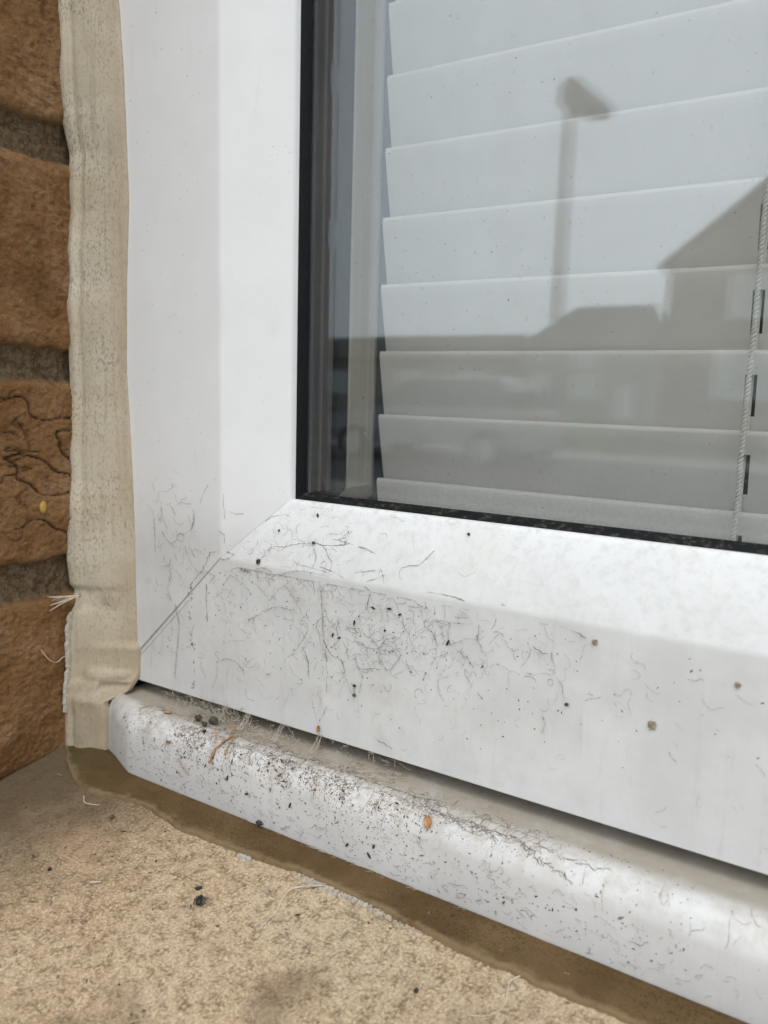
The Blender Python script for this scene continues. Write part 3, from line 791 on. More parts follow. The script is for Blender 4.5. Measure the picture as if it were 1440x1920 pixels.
# ------------------------------------------------------------------ webs, dirt and bits lying about
TH = [  # web threads caught on the frame, in hundredths of a millimetre
  [(1368,-30,6192),(1558,-30,5934),(1846,-30,5759),(2277,-30,5674),(2562,-30,5676),(2746,-30,5423),(2883,-30,5165),(3160,-30,4941),(3528,-30,4912)],
  [(3001,-30,7202),(3043,-30,6833),(2900,-30,6476),(2570,-30,6231),(2238,-30,6191),(2090,-30,5929),(1847,-30,5794)],
  [(3718,-30,8141),(3510,-30,7890),(3325,-30,7471)],
  [(1339,-30,7136),(1382,-30,6861),(1279,-30,6640)],
  [(933,-30,6637),(992,-30,6183),(972,-30,5326)],
  [(1239,-30,4826),(1734,-30,4967),(1837,-30,5229)],
  [(2340,-30,6618),(2811,-30,6774)],
  [(1734,-30,4932),(1773,-30,4439),(1619,-30,4058),(1806,-30,3586)],
  [(2303,-30,4308),(2683,-30,4226),(3437,-30,5036),(3807,-30,5703),(4254,-30,5830)],
  [(3529,-30,5015),(4026,-30,4883),(3799,-30,4643)],
  [(4373,41,7863),(4383,46,7435),(4428,72,7006)],
  [(4544,136,7276),(4717,232,7183),(5005,392,7195)],
  [(4196,-58,6564),(4398,55,6439),(4426,70,6105)],
  [(5659,721,6894),(5897,837,7105),(6412,916,7249),(6931,878,7179)],
  [(7497,468,6433),(8084,512,6514),(8475,499,6490),(8979,526,6538),(9374,589,6653)],
  [(8837,618,6705),(9169,670,6801),(9374,793,7025)],
  [(8294,488,6468),(8556,441,6384),(8718,326,6174),(8926,247,6030)],
  [(8086,410,6328),(8311,267,6066),(8246,105,5771)],
  [(6223,255,6044),(6469,353,6223),(6713,353,6222),(7145,413,6333),(7497,468,6433)],
  [(9797,554,6589),(10060,534,6553),(10366,500,6490)],
  [(8352,1170,7711),(8619,892,7205)],
  [(7442,143,5841),(7859,109,5779),(8484,91,5746),(8953,63,5695)],
  [(4369,131,5819),(4840,95,5753),(4516,-28,5529),(4320,-8,5566)],
  [(5888,-30,5392),(6383,-30,5528),(6791,-30,5329),(7190,-30,5420),(7503,-30,5562),(7968,-30,5630),(8424,-30,5635),(9021,-30,5630)],
  [(1999,-30,3474),(2182,-30,2788),(2118,-30,1906),(2011,-30,1373),(1948,-30,549)],
  [(2095,-30,3419),(2239,-30,2726),(2088,-30,1827),(2038,-30,1232),(1899,-30,612)],
  [(8735,-30,5121),(8791,-30,4189),(8852,-30,3059),(9045,-30,2780)],
  [(3615,-30,4512),(3592,-30,3954),(3650,-30,3127)],
  [(4426,-30,4638),(4779,-30,5029),(5297,-30,4840),(5681,-30,4567)],
  [(6555,-30,4380),(6956,-30,4837),(7507,-30,5244)],
  [(4142,-30,1678),(4594,-30,1913),(5037,-30,1867),(5387,-30,1597)],
  [(4141,-30,1536),(4093,-30,1101),(3861,-30,620)],
  [(7542,-30,2661),(8005,-30,3276),(8230,-30,3705),(8075,-30,3772)],
  [(8009,-30,3017),(8250,-30,2548),(8259,-30,2029)],
  [(6410,-30,1685),(6658,-30,1807)],
  [(5556,-30,3407),(6228,-30,3929),(6882,-30,4239),(7521,-30,4220)],
  [(8428,-30,1216),(8674,-30,487),(8755,-30,310)],
  [(8749,-30,572),(9042,-30,1169)],
  [(2753,-30,2392),(2947,-30,2786)],
  [(13426,-30,4898),(13417,-30,4440),(13461,-30,4161),(13410,-30,3921),(12985,-30,3658),(12867,-30,3458),(13134,-30,3135)],
  [(13461,-30,4161),(13933,-30,4454),(14403,-30,4574)],
  [(13490,-30,4196),(13834,-30,4008),(14016,-30,3988),(14273,-30,3644)],
  [(14383,-30,4961),(14348,-30,4507),(14505,-30,4314)],
  [(12558,-30,4740),(13119,-30,4871),(13549,-30,4892),(14206,-30,4956),(14017,-30,5174),(13711,-30,5317)],
  [(8859,-30,3433),(9168,-30,2987),(9613,-30,2890),(9692,-30,2654)],
  [(10527,-30,3514),(11013,-30,3550),(11206,-30,3892),(11605,-30,4060)],
  [(11014,-30,3490),(11024,-30,3187),(11307,-30,2942),(11442,-30,2972),(11762,-30,3403),(11822,-30,3595),(11551,-30,3690)],
  [(10039,-30,3229),(10535,-30,3269),(11097,-30,3080)],
  [(10479,-30,2762),(10416,-30,2499),(10324,-30,1978)],
  [(10479,-30,2762),(10757,-30,2884),(11103,-30,2898)],
  [(10115,-30,3058),(10416,-30,2499)],
  [(9692,-30,2654),(9774,-30,2293),(10003,-30,1902)],
  [(16583,-30,4572),(16744,-30,4125)],
  [(15869,-30,3853),(16143,-30,3858),(16354,-30,3959),(16625,-30,3911)],
  [(16784,-30,3920),(16957,-30,3691),(17037,-30,3280)],
  [(16039,-30,4676),(16319,-30,4518),(16478,-30,4550)],
  [(13986,-30,3382),(14207,-30,3173),(14219,-30,2946)],
  [(14428,-30,2938),(14616,-30,2754)],
  [(12027,-30,5112),(12476,-30,5160),(12793,-30,5157)],
  [(8753,-30,4926),(8849,-30,3937),(9033,-30,2319),(9009,-30,1670)],
  [(9367,-30,3971),(9450,-30,3548),(9162,-30,3239)],
  [(11782,-30,4657),(12061,-30,4237),(12276,-30,3747),(12450,-30,3458)],
  [(11190,-30,4371),(11172,-30,3885)],
  [(9548,-30,2560),(9697,-30,2466),(9329,-30,2448),(9222,-30,2233)],
  [(10433,-30,5502),(10645,-30,5356),(10491,-30,4727)],
  [(16794,-30,5381),(17160,-30,5319),(17526,-30,5181)],
  [(16433,-30,2696),(16527,-30,2500),(16464,-30,2207)],
  [(10971,-30,532),(11252,-30,482),(11601,-30,390)],
  [(12674,-30,4992),(12562,-30,4624),(12887,-30,4453),(13091,-30,4088)],
  [(9769,563,6605),(10063,551,6584),(10460,486,6465)],
  [(11514,335,6190),(11749,381,6274),(12063,403,6315),(12304,537,6558),(12483,666,6794)],
  [(8736,622,6713),(9160,601,6676),(9541,579,6635)],
  [(8432,476,6447),(8655,380,6272),(8909,241,6019)],
  [(8539,137,5829),(9008,108,5778),(9577,28,5631)],
  [(9923,145,5844),(10315,188,5923),(10636,227,5993)],
  [(10791,253,6041),(10946,175,5899),(11063,51,5673)],
  [(10424,32,5638),(10779,118,5796),(11043,182,5912)],
  [(12608,42,5657),(13228,49,5670),(13854,17,5611)],
  [(9094,692,6840),(9345,802,7041)],
]
NF, NB = Vector((0, -1, 0)), Vector((0, -.0215, .0118)).normalized()
NJ = Vector((.0118, -.0212, 0)).normalized()
def front_pt(x, z): return Vector((x, -.00012, z))
def bead_pt(x, q): return Vector((x, .0004 + .0108*q, .0561 + .0203*q)) + NB*.00015
def cill_pt(x, q):
    """q 0..1 over the flat top and round nose, 1..3 down the front"""
    if q < .55:
        y = -.0002 - .0110*(q/.55); return Vector((x, y, interp([(-.0112, -.0033), (-.0090, -.0035), (-.0062, -.0042), (-.0030, -.0046)], y))), Vector((0, 0, 1))
    if q < 1:
        a = R(8 + 82*(q-.55)/.45); return Vector((x, -.0122 - .0073*math.sin(a), -.0107 + .0074*math.cos(a))), Vector((0, -math.sin(a), math.cos(a)))
    return Vector((x, -.0196 - .0003*(q-1)/2, -.0112 - .0135*(q-1)/2)), Vector((0, -1, 0))
def jitter_line(pts, step=.0006, amp=.00011):
    out = []
    for a, b in zip(pts, pts[1:]):
        a, b = Vector(a), Vector(b); n = max(1, int((b-a).length/step))
        for i in range(n):
            p = a.lerp(b, i/n)
            out.append(p + Vector((random.gauss(0, amp), -abs(random.gauss(0, amp*.5)), random.gauss(0, amp))))
    out.append(Vector(pts[-1])); return out
def blob(mb, p, r, n=Vector((0, -1, 0)), el=1.0, sides=6, mi=0, h=.6):
    t_ = n.orthogonal().normalized(); b = n.cross(t_); a0 = random.random()*6.28
    u = t_*math.cos(a0) + b*math.sin(a0); v = n.cross(u)
    rings = []
    for s, k in ((-.2, .6), (.25, 1.0), (.65, .75), (1.0, .25)):
        rings.append([Vector(p) + (u*math.cos(a)*el + v*math.sin(a))*r*k*random.uniform(.75, 1.2) + n*(r*s*h) for a in [6.283*i/sides for i in range(sides)]])
    mb.loft(rings, True, True, mi)

jam, rail = MB(), MB()
for ln in TH:
    pts = [Vector(p)*1e-5 for p in ln]
    n = NB if pts[0].y > .0002 and pts[0].z < .080 and pts[0].x > .047 else (NJ if pts[0].y > .0002 else NF)
    tgt = rail if pts[0].z < pts[0].x - WX0 else jam
    P_ = [p + n*.00012 for p in jitter_line(pts)]
    r0 = random.uniform(.00005, .00009); k0 = random.random()*9
    tgt.tube(P_, [r0*max(.2, random.uniform(.4, 1.4)*(1 + 1.3*nz(p.x, p.z, k0, 260))) for p in P_], 3, random.choice((0, 1, 1)))
    for p in P_:
        if random.random() < .06: blob(tgt, p, random.uniform(.00008, .00020), n, random.uniform(1, 2.2), 5, 0)
def walk(mb, ptf, u, v, steps, su, sv, rad, mi, curl=.55):
    a = random.random()*6.28; da = random.gauss(0, .25); pts = []
    for i in range(steps):
        pts.append(ptf(u, v) + Vector((0, -abs(random.gauss(0, .00006)), 0)))
        da = .7*da + random.gauss(0, curl*.5); a += da
        u += su*math.cos(a); v += sv*math.sin(a)
    mb.tube(pts, [rad*random.uniform(.4, 1.3) for _ in pts], 3, mi)
fz = lambda x, z: front_pt(min(max(x, .004), .5), min(max(z, .002), .0535))
for i in range(560):         # fine net on the rail's flat, thick under the corner and thinning to the right
    k = random.random()
    x = random.gauss(.105, .030) if k < .72 else random.uniform(.01, .24)
    z = random.gauss(.040, .009) if k < .6 else random.uniform(.004, .053)
    if z < .030 and x > .10 and random.random() < .6: continue
    if x + .0129 < z + .004: continue
    walk(rail, fz, x, z, random.randint(4, 14), .00055, .00055, random.uniform(.000020, .000045), random.choice((0, 1, 1)))
for i in range(120):        # clotted streak hanging below the mitre
    z = random.uniform(.003, .045); x = .0285 + .0010*math.sin(z*140) + random.gauss(0, .0005)
    if random.random() < .45 + .4*nz(z, 0, 0, 160): blob(rail, front_pt(x, z) - NF*.0001, random.uniform(.0001, .00032), NF, random.uniform(1, 2.5), 5, random.choice((0, 1, 1)), .5)
for i in range(70):
    x, z = random.gauss(.020, .009), random.gauss(.062, .013)
    if x > .042 or x < .0 or z < x + .016: continue
    walk(jam, front_pt, x, z, random.randint(4, 12), .00055, .00055, random.uniform(.000022, .000045), random.choice((0, 1, 1)))
bq = lambda x, q: bead_pt(x, min(max(q, .02), .98))
for i in range(90):
    x = .052 + abs(random.gauss(0, .030)); q = random.random()**1.3
    if x + .0129 < .0559 + .021*q + .002: continue
    walk(rail, bq, x, q, random.randint(4, 11), .0006, .028, random.uniform(.000022, .00005), random.choice((0, 1)))
for i in range(60): 
    x = .050 + abs(random.gauss(0, .035))
    walk(rail, fz, x, .0538 - abs(random.gauss(0, .0012)), random.randint(6, 14), .0007, .0003, random.uniform(.000025, .00006), random.choice((0, 1)), .4)
tag(rail.build('cobweb', [M_WEB, M_WEBG], None, 0), 'net of fine dark cobweb threads stuck to the bottom rail', 'cobweb', kind='stuff')
tag(jam.build('cobweb', [M_WEB, M_WEBG], None, 0), 'scraps of dark cobweb on the upright jamb above the mitre', 'cobweb', kind='stuff')

cw = MB()
cp = lambda x, q: cill_pt(x, min(max(q, .05), 2.95))[0] + cill_pt(x, min(max(q, .05), 2.95))[1]*.00012
for i in range(430):
    x = random.uniform(.012, .17) if random.random() < .8 else random.uniform(.15, .25); q = random.uniform(.3, 2.9)
    if x < .02 and q > .8 and random.random() < .6: continue
    walk(cw, cp, x, q, random.randint(3, 11), .0005, .045, random.uniform(.000025, .00006), random.choice((0, 1, 1)))
for i in range(900):         # matted strip of web and dust along the back of the nose
    x = .015 + .16*random.random()**1.25; q = random.gauss(.50 + .10*nz(x, 0, 0, 60), .085)
    if nz(x, q*.01, 3, 120) < random.uniform(-.6, .3): continue
    walk(cw, cp, x, q, random.randint(4, 12), .0005, .018, random.uniform(.000025, .00006), random.choice((0, 1, 1, 2)))
for pts in ([(.060, .62), (.075, .60), (.090, .66), (.11, .62), (.128, .56), (.137, .62), (.150, .70), (.160, .62), (.172, .66)],
            [(.110, .55), (.125, .50), (.140, .56), (.152, .60), (.160, .72)], [(.150, .58), (.165, .60), (.172, .75), (.182, .86)],
            [(.13, .52), (.142, .60), (.153, .66)], [(.165, .55), (.18, .62), (.19, .60)]):
    for rep in range(2):
        P_ = []
        for (xa, qa), (xb, qb) in zip(pts, pts[1:]):
            for i in range(14): P_.append(cp(xa+(xb-xa)*i/14 + random.gauss(0, .0004), qa+(qb-qa)*i/14 + random.gauss(0, .025)))
        cw.tube(P_, [random.uniform(.00002, .00010) for _ in P_], 3, random.choice((0, 1)))
tag(cw.build('cobweb', [M_WEB, M_WEBG, M_STRAW], None, 0), 'dirty cobweb strands strewn over the nose and face of the cill', 'cobweb', kind='stuff')

fl = MB()          # pale fluff caught in the gap under the frame
for i in range(300):
    x = random.choice((random.gauss(.033, .010), random.gauss(.046, .007), random.uniform(.014, .12)))
    if x < .006: continue
    c0 = Vector((x, random.uniform(-.0055, .0006), random.uniform(-.0042, .0012)))
    a = random.uniform(-.6, .6); b = random.uniform(-1, .6); pts = [c0.copy()]
    for k in range(random.randint(4, 12)):
        a += random.gauss(0, .55); b += random.gauss(0, .5)
        c0 = c0 + Vector((math.cos(a)*math.cos(b), -.35*abs(math.sin(a)) + .1, math.sin(b)*.55))*.00065
        c0.z = max(c0.z, -.0044)
        if c0.z > 0 and c0.y > -.0003: c0.y = -.0003
        pts.append(c0.copy())
    fl.tube(pts, [random.uniform(.00003, .00009) for _ in pts], 3)
for x0, x1, z in ((.0445, .0465, .0), (.071, .073, .0), (.0875, .089, .0005), (.0555, .0575, 0)):   # little web sheets spanning the gap
    for i in range(9):
        xa = x0 + (x1-x0)*i/8
        fl.tube([(xa, -.0004, z+.0008), (xa + random.gauss(.0003, .0005), -.003, -.0012), (xa + random.gauss(.0006, .0006), -.0065, -.0030)], .00005, 3)
for i in range(130):       # hairs along the lower edge of the cill
    x = random.gauss(.098, .012) if i % 2 else random.uniform(.03, .16)
    p = Vector((x, -.0194, -.0260)); pts = [p]
    a = random.uniform(0, 6.28)
    for k in range(5):
        a += random.gauss(0, .5); p = p + Vector((math.cos(a)*.0007, -abs(random.gauss(.0002, .0002)), math.sin(a)*.0003)); pts.append(p)
    fl.tube(pts, .00004, 3)
tag(fl.build('cobweb', M_FLUFF, None, 0), 'pale fluffy web caught in the gap between frame and cill', 'cobweb', kind='stuff')

gr = MB()                  # grains of soil along the nose of the cill
for i in range(6500):
    u = random.random()
    x = random.gauss(.052, .020) if u < .42 else (random.gauss(.105, .024) if u < .80 else random.uniform(.01, .21))
    if x < .010: continue
    q = random.gauss(.72 + .15*sst(.06, .12, x)*0 , .17) if u < .86 else random.uniform(.2, 2.9)
    if q < .12: continue
    if u < .86 and nz(x, q*.006, 2, 170) + .6*nz(x, q*.006, 5, 420) < random.uniform(-.55, .45): continue
    p, n = cill_pt(x, min(q, 2.95)); r = .00011*math.exp(random.gauss(0, .45))
    blob(gr, p, r, n, random.uniform(1, 3.2), 4, random.choice((0, 1, 1)), .5)
tag(gr.build('dirt', [M_GRAIN, M_GRAIN2], None, 0), 'dark grains of soil scattered along the rounded nose of the cill', 'dirt', kind='stuff')
gr = MB()
for i in range(360):
    u = random.random()
    x = random.gauss(.10, .045) if u < .75 else random.uniform(.01, .27); z = random.gauss(.036, .013)
    if z < .002 or z > .0535 or x + .0129 < z: continue
    blob(gr, front_pt(x, z) + NF*-.0001, random.uniform(.00007, .00020), NF, random.uniform(1, 3), 5, random.choice((0, 0, 1)), .5)
for i in range(120):
    x = .052 + abs(random.gauss(0, .07)); q = random.random()
    if x + .0129 < .0559 + .021*q + .001: continue
    blob(gr, bead_pt(x, q) - NB*.0002, random.uniform(.00007, .0002), NB, random.uniform(1, 2.5), 5, random.choice((0, 0, 1)), .5)
for i in range(95):
    x = random.uniform(0, .0415); z = random.uniform(.03, .26)
    if z < x + .016: continue
    blob(gr, front_pt(x, z) + NF*-.0001, random.uniform(.00006, .00014), NF, random.uniform(1, 3), 5, 0, .5)
for i in range(60):
    q = random.random(); z = random.uniform(.07, .26)
    if z < .0559 + .021*q + .003: continue
    blob(gr, Vector((.0432 + .019*q, .0004 + .0104*q, z)), random.uniform(.00006, .00014), NJ, random.uniform(1, 3), 5, 0, .5)
tag(gr.build('dirt', [M_GRAIN, M_GRAIN2], None, 0), 'tiny dark specks of dirt over the white frame faces', 'dirt', kind='stuff')
gr = MB()
for i in range(210):
    x, z = random.uniform(.068, .24), random.uniform(.083, .27)
    blob(gr, (x, .0181, z), .00009*math.exp(random.gauss(0, .4)), NF, random.uniform(1, 3), 5, random.choice((0, 1, 1)), .5)
tag(gr.build('dirt', [M_GRAIN, M_GRAIN2], None, 0), 'scattered fly specks dried on the outside of the window glass', 'dirt', kind='stuff')
gr = MB()
for i in range(190):
    x, y = random.uniform(-.015, .2), random.uniform(-.105, -.021)
    blob(gr, (x, y, stone_z(x, y) + (.0006 if y > -.033 else 0)), random.uniform(.00012, .0004), Vector((0, 0, 1)), random.uniform(1, 3), 5, random.choice((0, 0, 1)), .6)
tag(gr.build('dirt', [M_GRAIN, M_GRAIN2], None, 0), 'dark crumbs of dirt sprinkled on the sandy stone sill', 'dirt', kind='stuff')

# --- single bits one could pick up
def pebble(name, loc, r, mat, label, cat, n=Vector((0, 0, 1)), el=1.0, group=None, rough=.35, rz=0.0, flat=.8):
    mb = MB(); rings = []; N = 12
    for i in range(9):
        ph = math.pi*i/8
        rings.append([((math.cos(a)*math.sin(ph)*el + 0)*r*(1+rough*nz(math.cos(a)*2+r*9e3, ph*1.5, el)), math.sin(a)*math.sin(ph)*r*(1+rough*nz(math.sin(a)*2, ph*2+r*7e3, 2)), (flat - math.cos(ph)*flat)*r) for a in [6.283*k/N for k in range(N)]])
    mb.loft(rings); o = mb.build(name, mat, None, 60)
    q = n.to_track_quat('Z', 'Y'); o.rotation_mode = 'QUATERNION'
    o.rotation_quaternion = q @ Matrix.Rotation(rz, 3, 'Z').to_quaternion()
    o.location = loc; return tag(o, label, cat, group)
def flake(name, loc, L, W, mat, label, cat, n, rz, curl=.5, group=None):
    mb = MB(); G = []; G2 = []
    for i in range(9):
        q = i/8; hw = W*.5*math.sin(math.pi*min(.97, max(.06, q)))**.6
        row = []; row2 = []
        for j in range(5):
            s = (j-2)/2
            z = curl*W*(s*s*.5 + (q-.5)**2*1.2) + .00012; row.append((L*(q-.5), hw*s*(1+.15*nz(q*4, s, 1)), z)); row2.append((L*(q-.5), hw*s*.97, z-.00012))
        G.append(row); G2.append(row2)
    mb.grid(G, flip=True); mb.grid(G2)
    nxx = 5
    o = mb.build(name, mat, None, 60)
    o.rotation_mode = 'QUATERNION'; o.rotation_quaternion = n.to_track_quat('Z', 'Y') @ Matrix.Rotation(rz, 3, 'Z').to_quaternion()
    o.location = loc; return tag(o, label, cat, group)
Z = Vector((0, 0, 1))
pebble('soil_lump', (.0448, -.0062, -.0040), .0017, M_LUMP, 'biggest round grey soil lump on the cill just under the frame', 'soil lump', rough=.9, group='soil lumps on the cill')
pebble('soil_lump', (.0395, -.0082, -.0034), .0013, M_LUMP, 'fuzzy grey soil lump left of the biggest one on the cill', 'soil lump', rough=1.0, group='soil lumps on the cill')
pebble('soil_lump', (.0450, -.0108, -.0031), .00095, M_LUMP, 'middle-sized dark soil lump in front of the biggest one', 'soil lump', rough=.9, group='soil lumps on the cill')
pebble('soil_lump', (.0478, -.0138, -.0037), .0007, M_BUG, 'smallest black soil lump on the edge of the cill nose', 'soil lump', rough=.4, group='soil lumps on the cill')
pebble('soil_lump', (.0784, -.0199, -.0243), .0008, M_LUMP, 'dark crumbly lump stuck at the bottom edge of the cill face', 'soil lump', NF, 1.5, rough=.7, group='soil lumps on the cill')
flake('husk', (.1388, -.0178, -.0054), .0038, .0026, M_HUSK, 'bright orange curled husk lying on the cill nose at the middle', 'husk', Vector((0, -.75, .65)), 1.9, .55, 'orange husks')
flake('husk', (.0262, -.0105, -.0032), .0030, .0015, M_HUSK, 'small rusty orange husk near the left end of the cill top', 'husk', Z, .2, .4, 'orange husks')
flake('husk', (.0873, -.0004, .0030), .0026, .0014, M_HUSK, 'orange husk hanging in web at the bottom edge of the rail', 'husk', NF, 1.45, .5, 'orange husks')
flake('husk', (.0366, -.0199, -.0079), .0018, .0015, M_HUSK, 'tiny round orange-brown husk on the left of the cill face', 'husk', NF, .6, .5, 'orange husks')
pebble('berry', (.0225, -.0165, -.0058), .0005, M_BERRY, 'tiny red-brown ball on the cill nose by the sealant', 'seed', Vector((0, -.6, .8)), rough=.15)
def straw(label, pts, r, group='straw bits on the cill'):
    o = Vector(pts[0]); mb = MB(); P_ = jitter_line([Vector(p) - o for p in pts], .0006, .00006)
    mb.tube(P_, [r*random.uniform(.6, 1.3) for _ in P_], 6); ob = mb.build('straw', M_STRAW, None, 60); ob.location = o
    return tag(ob, label, 'straw', group)
s0 = straw('forked straw-coloured stalk leaning down over the cill nose', [(.0600, -.0108, -.0024), (.0585, -.0150, -.0030), (.0573, -.0186, -.0052), (.0565, -.0205, -.0098)], .00042)
mb = MB(); mb.tube([(0, 0, 0), (.0012, -.0044, -.0004), (.0019, -.0082, -.0035)], .00022, 5); mb.build('side_stalk', M_STRAW, s0, 60)
straw('short thin tan stalk lying flat behind the forked one', [(.0545, -.0050, -.0026), (.0565, -.0085, -.0026), (.0570, -.0100, -.0026)], .00028)
straw('bent tan stalk on the cill face left of centre', [(.0415, -.0205, -.0125), (.0440, -.0206, -.0150), (.0470, -.0207, -.0170)], .00016)
pebble('dropping', (.1012, -.0002, .0215), .0005, M_BUG, 'upper black droplet-like speck on the rail, tail joining it to another', 'speck', NF, 1.3, 'hanging specks on the rail', .4)
pebble('dropping', (.1013, -.0002, .0183), .0006, M_BERRY, 'lower dark brown droplet-like speck hanging on the rail', 'speck', NF, 1.1, 'hanging specks on the rail', .4)
mb = MB(); mb.tube([(.1012, -.0006, .0212), (.10135, -.0006, .0186)], .00009, 4); tag(mb.build('thread', M_WEB, None, 60), 'short dark thread joining the two droplet specks on the rail', 'thread')
pebble('flake', (.1938, -.0001, .0318), .0009, M_BFLAKE, 'ragged brown flake alone in the middle of the right rail', 'flake', NF, 1.1, 'brown flakes on the rail', 1.1, .6, .25)
pebble('flake', (.2130, -.0001, .0471), .0007, M_BFLAKE, 'small square brown flake far right below the sloping bead', 'flake', NF, 1.1, 'brown flakes on the rail', 1.1, .2, .3)
pebble('flake', (.1775, -.0001, .0510), .0007, M_BFLAKE, 'brown flake at the end of a dark streak near the bead', 'flake', NF, 1.3, 'brown flakes on the rail', 1.1, .9, .3)
pebble('flake', (.1711, -.0004, .0321), .0005, M_LUMP, 'small grey flake at the foot of a hanging thread on the rail', 'flake', NF, 1.2, 'brown flakes on the rail', 1.1, .3, .4)
for i, (x, z, rz, el, lb) in enumerate(((.0922, .0368, 1.2, 2.6, 'left black seed of the close pair on the rail'), (.0948, .0363, .5, 2.2, 'right black seed of the close pair on the rail'), (.1120, .0420, .9, 1.6, 'stubby black seed on the rail between web loops'),
        (.1075, .0485, -.3, 2.6, 'thin curved black seed high on the rail'), (.1134, .0493, .1, 2.8, 'long dark seed just under the bead, left of another'), (.1172, .0481, .6, 2.2, 'dark seed under the bead, right of the long one'),
        (.1340, .0424, 1.1, 3.6, 'long slanting black seed inside the big web loop'), (.1005, .0425, 1.4, 3.0, 'upright brown seed among the densest web'))):
    pebble('seed', (x, -.0002, z), .00032, M_BUG, lb, 'seed', NF, el, 'black seeds on the rail', .15, rz, .7)
for i, (p, r, el, lb) in enumerate((((.0803, .0048, .0651), .0005, 1.5, 'brown crumb where web threads meet on the bead'), ((.0645, .0060, .0673), .0004, 1.2, 'small brown crumb near the mitre on the bead'), ((.0783, .0096, .0736), .0004, 2.0, 'slim dark crumb high on the bead near the gasket'),
        ((.1347, .0096, .0739), .00045, 1.0, 'lone round dark crumb near the gasket at the middle'), ((.0602, .0004, .0566), .0007, 1.6, 'grey-brown crumb on the bend of the rail by the mitre'))):
    pebble('crumb', p, r, M_LUMP if i == 4 else M_BERRY if i < 2 else M_BUG, lb, 'crumb', NB, el, 'crumbs on the bead', .5, 1.1*i)
for i, (x, q, rz, el, lb) in enumerate(((.0905, 1.5, 1.2, 3.2, 'black curved seed on the left middle of the cill face'), (.0640, 1.3, 1.4, 3.0, 'thin black seed below the forked stalk'), (.1126, 2.35, .9, 2.4, 'black seed low on the cill face, left of a pair'), (.1220, 1.95, 1.2, 2.4, 'upper black seed of the leaning pair on the cill face'), (.1205, 2.45, -.9, 3.0, 'lower black seed of the leaning pair on the cill face'), (.0725, 1.75, .4, 2.6, 'black seed left of centre on the cill face'))):
    p, n = cill_pt(x, q); pebble('seed', p, .00034, M_BUG, lb, 'seed', n, el, 'black seeds on the cill', .15, rz, .7)
# dead fly on the stone
bug = empty('dead_fly', (.0846, -.0535, stone_z(.0846, -.0535)))
tag(bug, 'dead black fly lying on the stone sill', 'fly')
mb = MB(); rings = []
for s, r_ in ((-.0019, .0003), (-.0014, .0008), (-.0004, .00095), (.0004, .0006), (.0010, .00085), (.0016, .0006), (.0020, .0002)):
    rings.append([(r_*math.cos(a), s, .0009 + r_*math.sin(a)) for a in [6.283*k/9 for k in range(9)]])
mb.loft(rings); mb.build('body', M_BUG, bug, 60)
for k in range(6):
    s = -1 if k % 2 else 1; y = .0008 - .0006*(k//2)
    mb = MB(); mb.tube([(s*.0005, y, .0008), (s*.0013, y+.0004, .0013), (s*.0016, y+.0009, .0003)], .00008, 4); mb.build('leg', M_BUG, bug, 60)
for s in (-1, 1):
    mb = MB(); mb.loft([[(s*.0003, .0010, .0016), (s*.0006, .0009, .0016), (s*.0006, .0009, .0017), (s*.0003, .0010, .0017)], [(s*.0008, -.0003, .0014), (s*.0017, -.0001, .0012), (s*.0017, -.0001, .0013), (s*.0008, -.0003, .0015)], [(s*.0010, -.0020, .0008), (s*.0014, -.0020, .0008), (s*.0014, -.0020, .0009), (s*.0010, -.0020, .0009)]])
    mb.build('wing', M_LUMP, bug, 60)
bug.rotation_euler.z = .5
for x, y, r_, el, lb in ((.0304, -.0398, .0007, 1.5, 'dark red-brown pip on the stone by the sealant corner'), (.0340, -.0662, .0006, 1.2, 'dark pip on the stone at left, nearest the front'), (.1531, -.0491, .0006, 1.2, 'black pip on the stone below the lime crust'), (.0804, -.0498, .0006, 1.8, 'slim dark pip on the stone just behind the dead fly')):
    pebble('pip', (x, y, stone_z(x, y)), r_, M_BERRY if r_ > .00065 else M_BUG, lb, 'pip', Z, el, 'pips on the stone sill', .2, x*50)
pebble('yellow_seed', (-.0238, -.0242, .0700), .0014, M_YELLOW, 'yellow oval seed lodged in a crack of the brick', 'seed', Vector((1, 0, 0)), 1.7, None, .15, 1.5, .7)
# pale hairs on the stone
def hair(label, pts, r0, r1, name='hair', mat=M_HAIR, n=10):
    o = Vector(pts[0]); P_ = []
    q = [Vector(p) for p in pts]; q = [q[0]] + q + [q[-1]]
    for i in range(1, len(q)-2):
        for k in range(n):
            s = k/n; a, b, c, d = q[i-1], q[i], q[i+1], q[i+2]
            P_.append(.5*((2*b) + (c-a)*s + (2*a-5*b+4*c-d)*s*s + (3*b-a-3*c+d)*s**3) - o)
    P_.append(q[-1]-o)
    mb = MB(); mb.tube(P_, [r0 + (r1-r0)*i/(len(P_)-1) for i in range(len(P_))], 5)
    ob = mb.build(name, mat, None, 60); ob.location = o; return tag(ob, label, 'hair', 'pale hairs on the sill')
def on(x, y, h=.0004): return (x, y, stone_z(x, y) + h)
h = hair('long curving pale hair with a papery husk at its end on the stone', [on(.1090, -.0338, .0007), on(.1062, -.0350), on(.1044, -.0375), on(.1052, -.0420, .0008), on(.1062, -.0460), on(.1060, -.0520, .0002)], .00022, .00010)
mb = MB(); rr = []
for i in range(9):
    q = i/8; w_ = .0005*math.sin(math.pi*max(.05, min(.95, q)))
    rr.append([(q*.0062 - .0020, q*.0042 - .0012 + w_*math.cos(a), .0003 + .4*w_*math.sin(a)) for a in [6.283*k/6 for k in range(6)]])
mb.loft(rr); mb.build('papery_husk', M_FLAKE, h, 60)
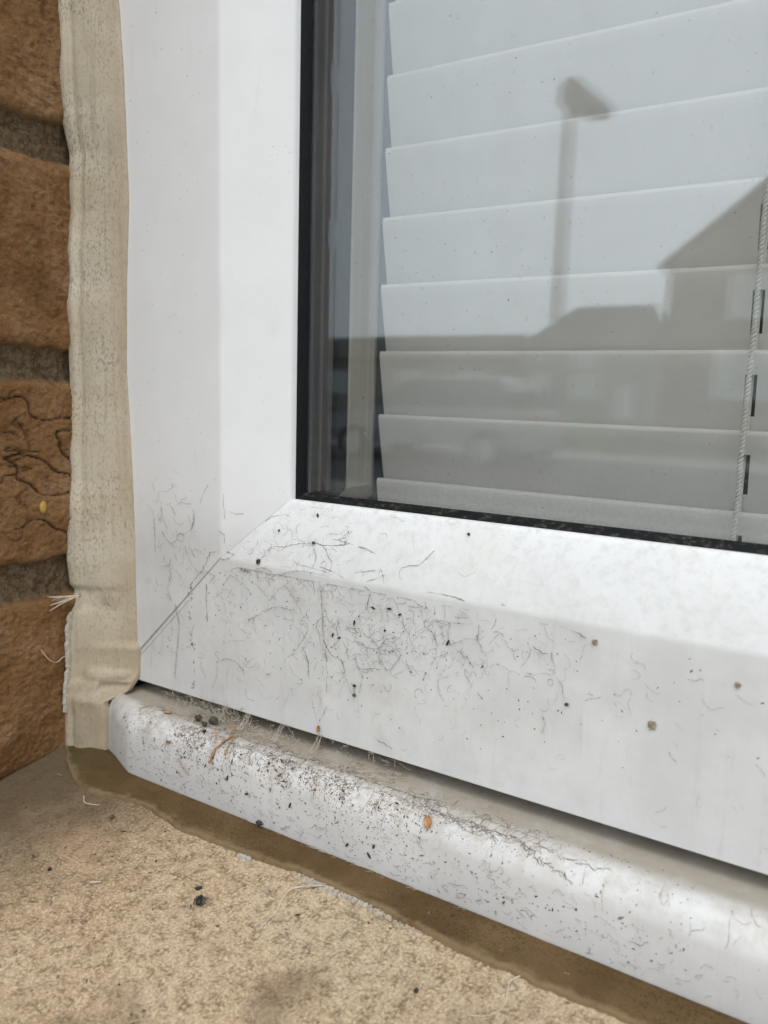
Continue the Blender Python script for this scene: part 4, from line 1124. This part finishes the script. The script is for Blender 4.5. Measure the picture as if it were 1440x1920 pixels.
hair('fine pale hair curling from the brown sealant at the right', [on(.1738, -.0330, .0008), on(.1722, -.0360, .0006), on(.1735, -.0420), on(.1715, -.0465), on(.1670, -.0490)], .00013, .00007)
hair('faint thin hair right of the long curving one', [on(.1150, -.0355), on(.1165, -.0390), on(.1160, -.0440), on(.1172, -.0475)], .00007, .00005)
hair('short white hair beside the sealant corner at the left', [on(.0130, -.0375, .0012), on(.0160, -.0392, .0006), on(.0215, -.0378, .0007)], .00016, .00008)
hair('white splinter-like hair on the stone at left', [on(.0500, -.0640, .0006), on(.0525, -.0620, .0004)], .00022, .00012)
hair('kinked white thread hanging from the brick beside the sealant', [(-.0228, -.0275, .0160), (-.0222, -.0245, .0112), (-.0218, -.0215, .0096), (-.0216, -.0185, .0110), (-.0214, -.0165, .0095)], .00014, .00010)
# two seed heads with parachute hairs caught on the sealant
def parachute(label, loc, dirs, L):
    r = empty('dandelion_seed', loc); tag(r, label, 'seed', 'parachute seeds on the sealant')
    mb = MB()
    for d in dirs:
        d = Vector(d).normalized(); b = Vector((random.gauss(0, .1), -.12, random.gauss(0, .1))); l = L*random.uniform(.7, 1.1)
        mb.tube([Vector((0, 0, 0)) + (d + b*s*s)*l*s for s in (0, .25, .5, .75, 1)], [.00014, .00013, .00012, .0001, .00006], 4)
    mb.build('plume', M_HAIR, r, 60)
    mb = MB(); rr = []
    for q, w_ in ((0, .0002), (.3, .0005), (.7, .00045), (1, .0001)):
        rr.append([(w_*math.cos(a), -.0003 + w_*math.sin(a), (q-.5)*.0016) for a in [6.283*k/6 for k in range(6)]])
    mb.loft(rr); mb.build('seed_case', M_STRAW, r, 60)
    return r
random.seed(5)
d1 = [(random.gauss(-.25, .45), random.uniform(-.5, -.15), 1) for _ in range(22)] + [(random.gauss(-.8, .15), -.3, random.gauss(-.9, .2)) for _ in range(9)]
parachute('silky white parachute seed standing on the beige sealant', (-.0088, -.0050, .0278), d1, .0105)
d2 = [(-.35 + random.gauss(0, .12), -1 + random.gauss(0, .1), random.gauss(-.12, .16)) for _ in range(13)]
parachute('flattened pale parachute seed lying across sealant and brick', (-.0190, -.0122, .0345), d2, .0125)
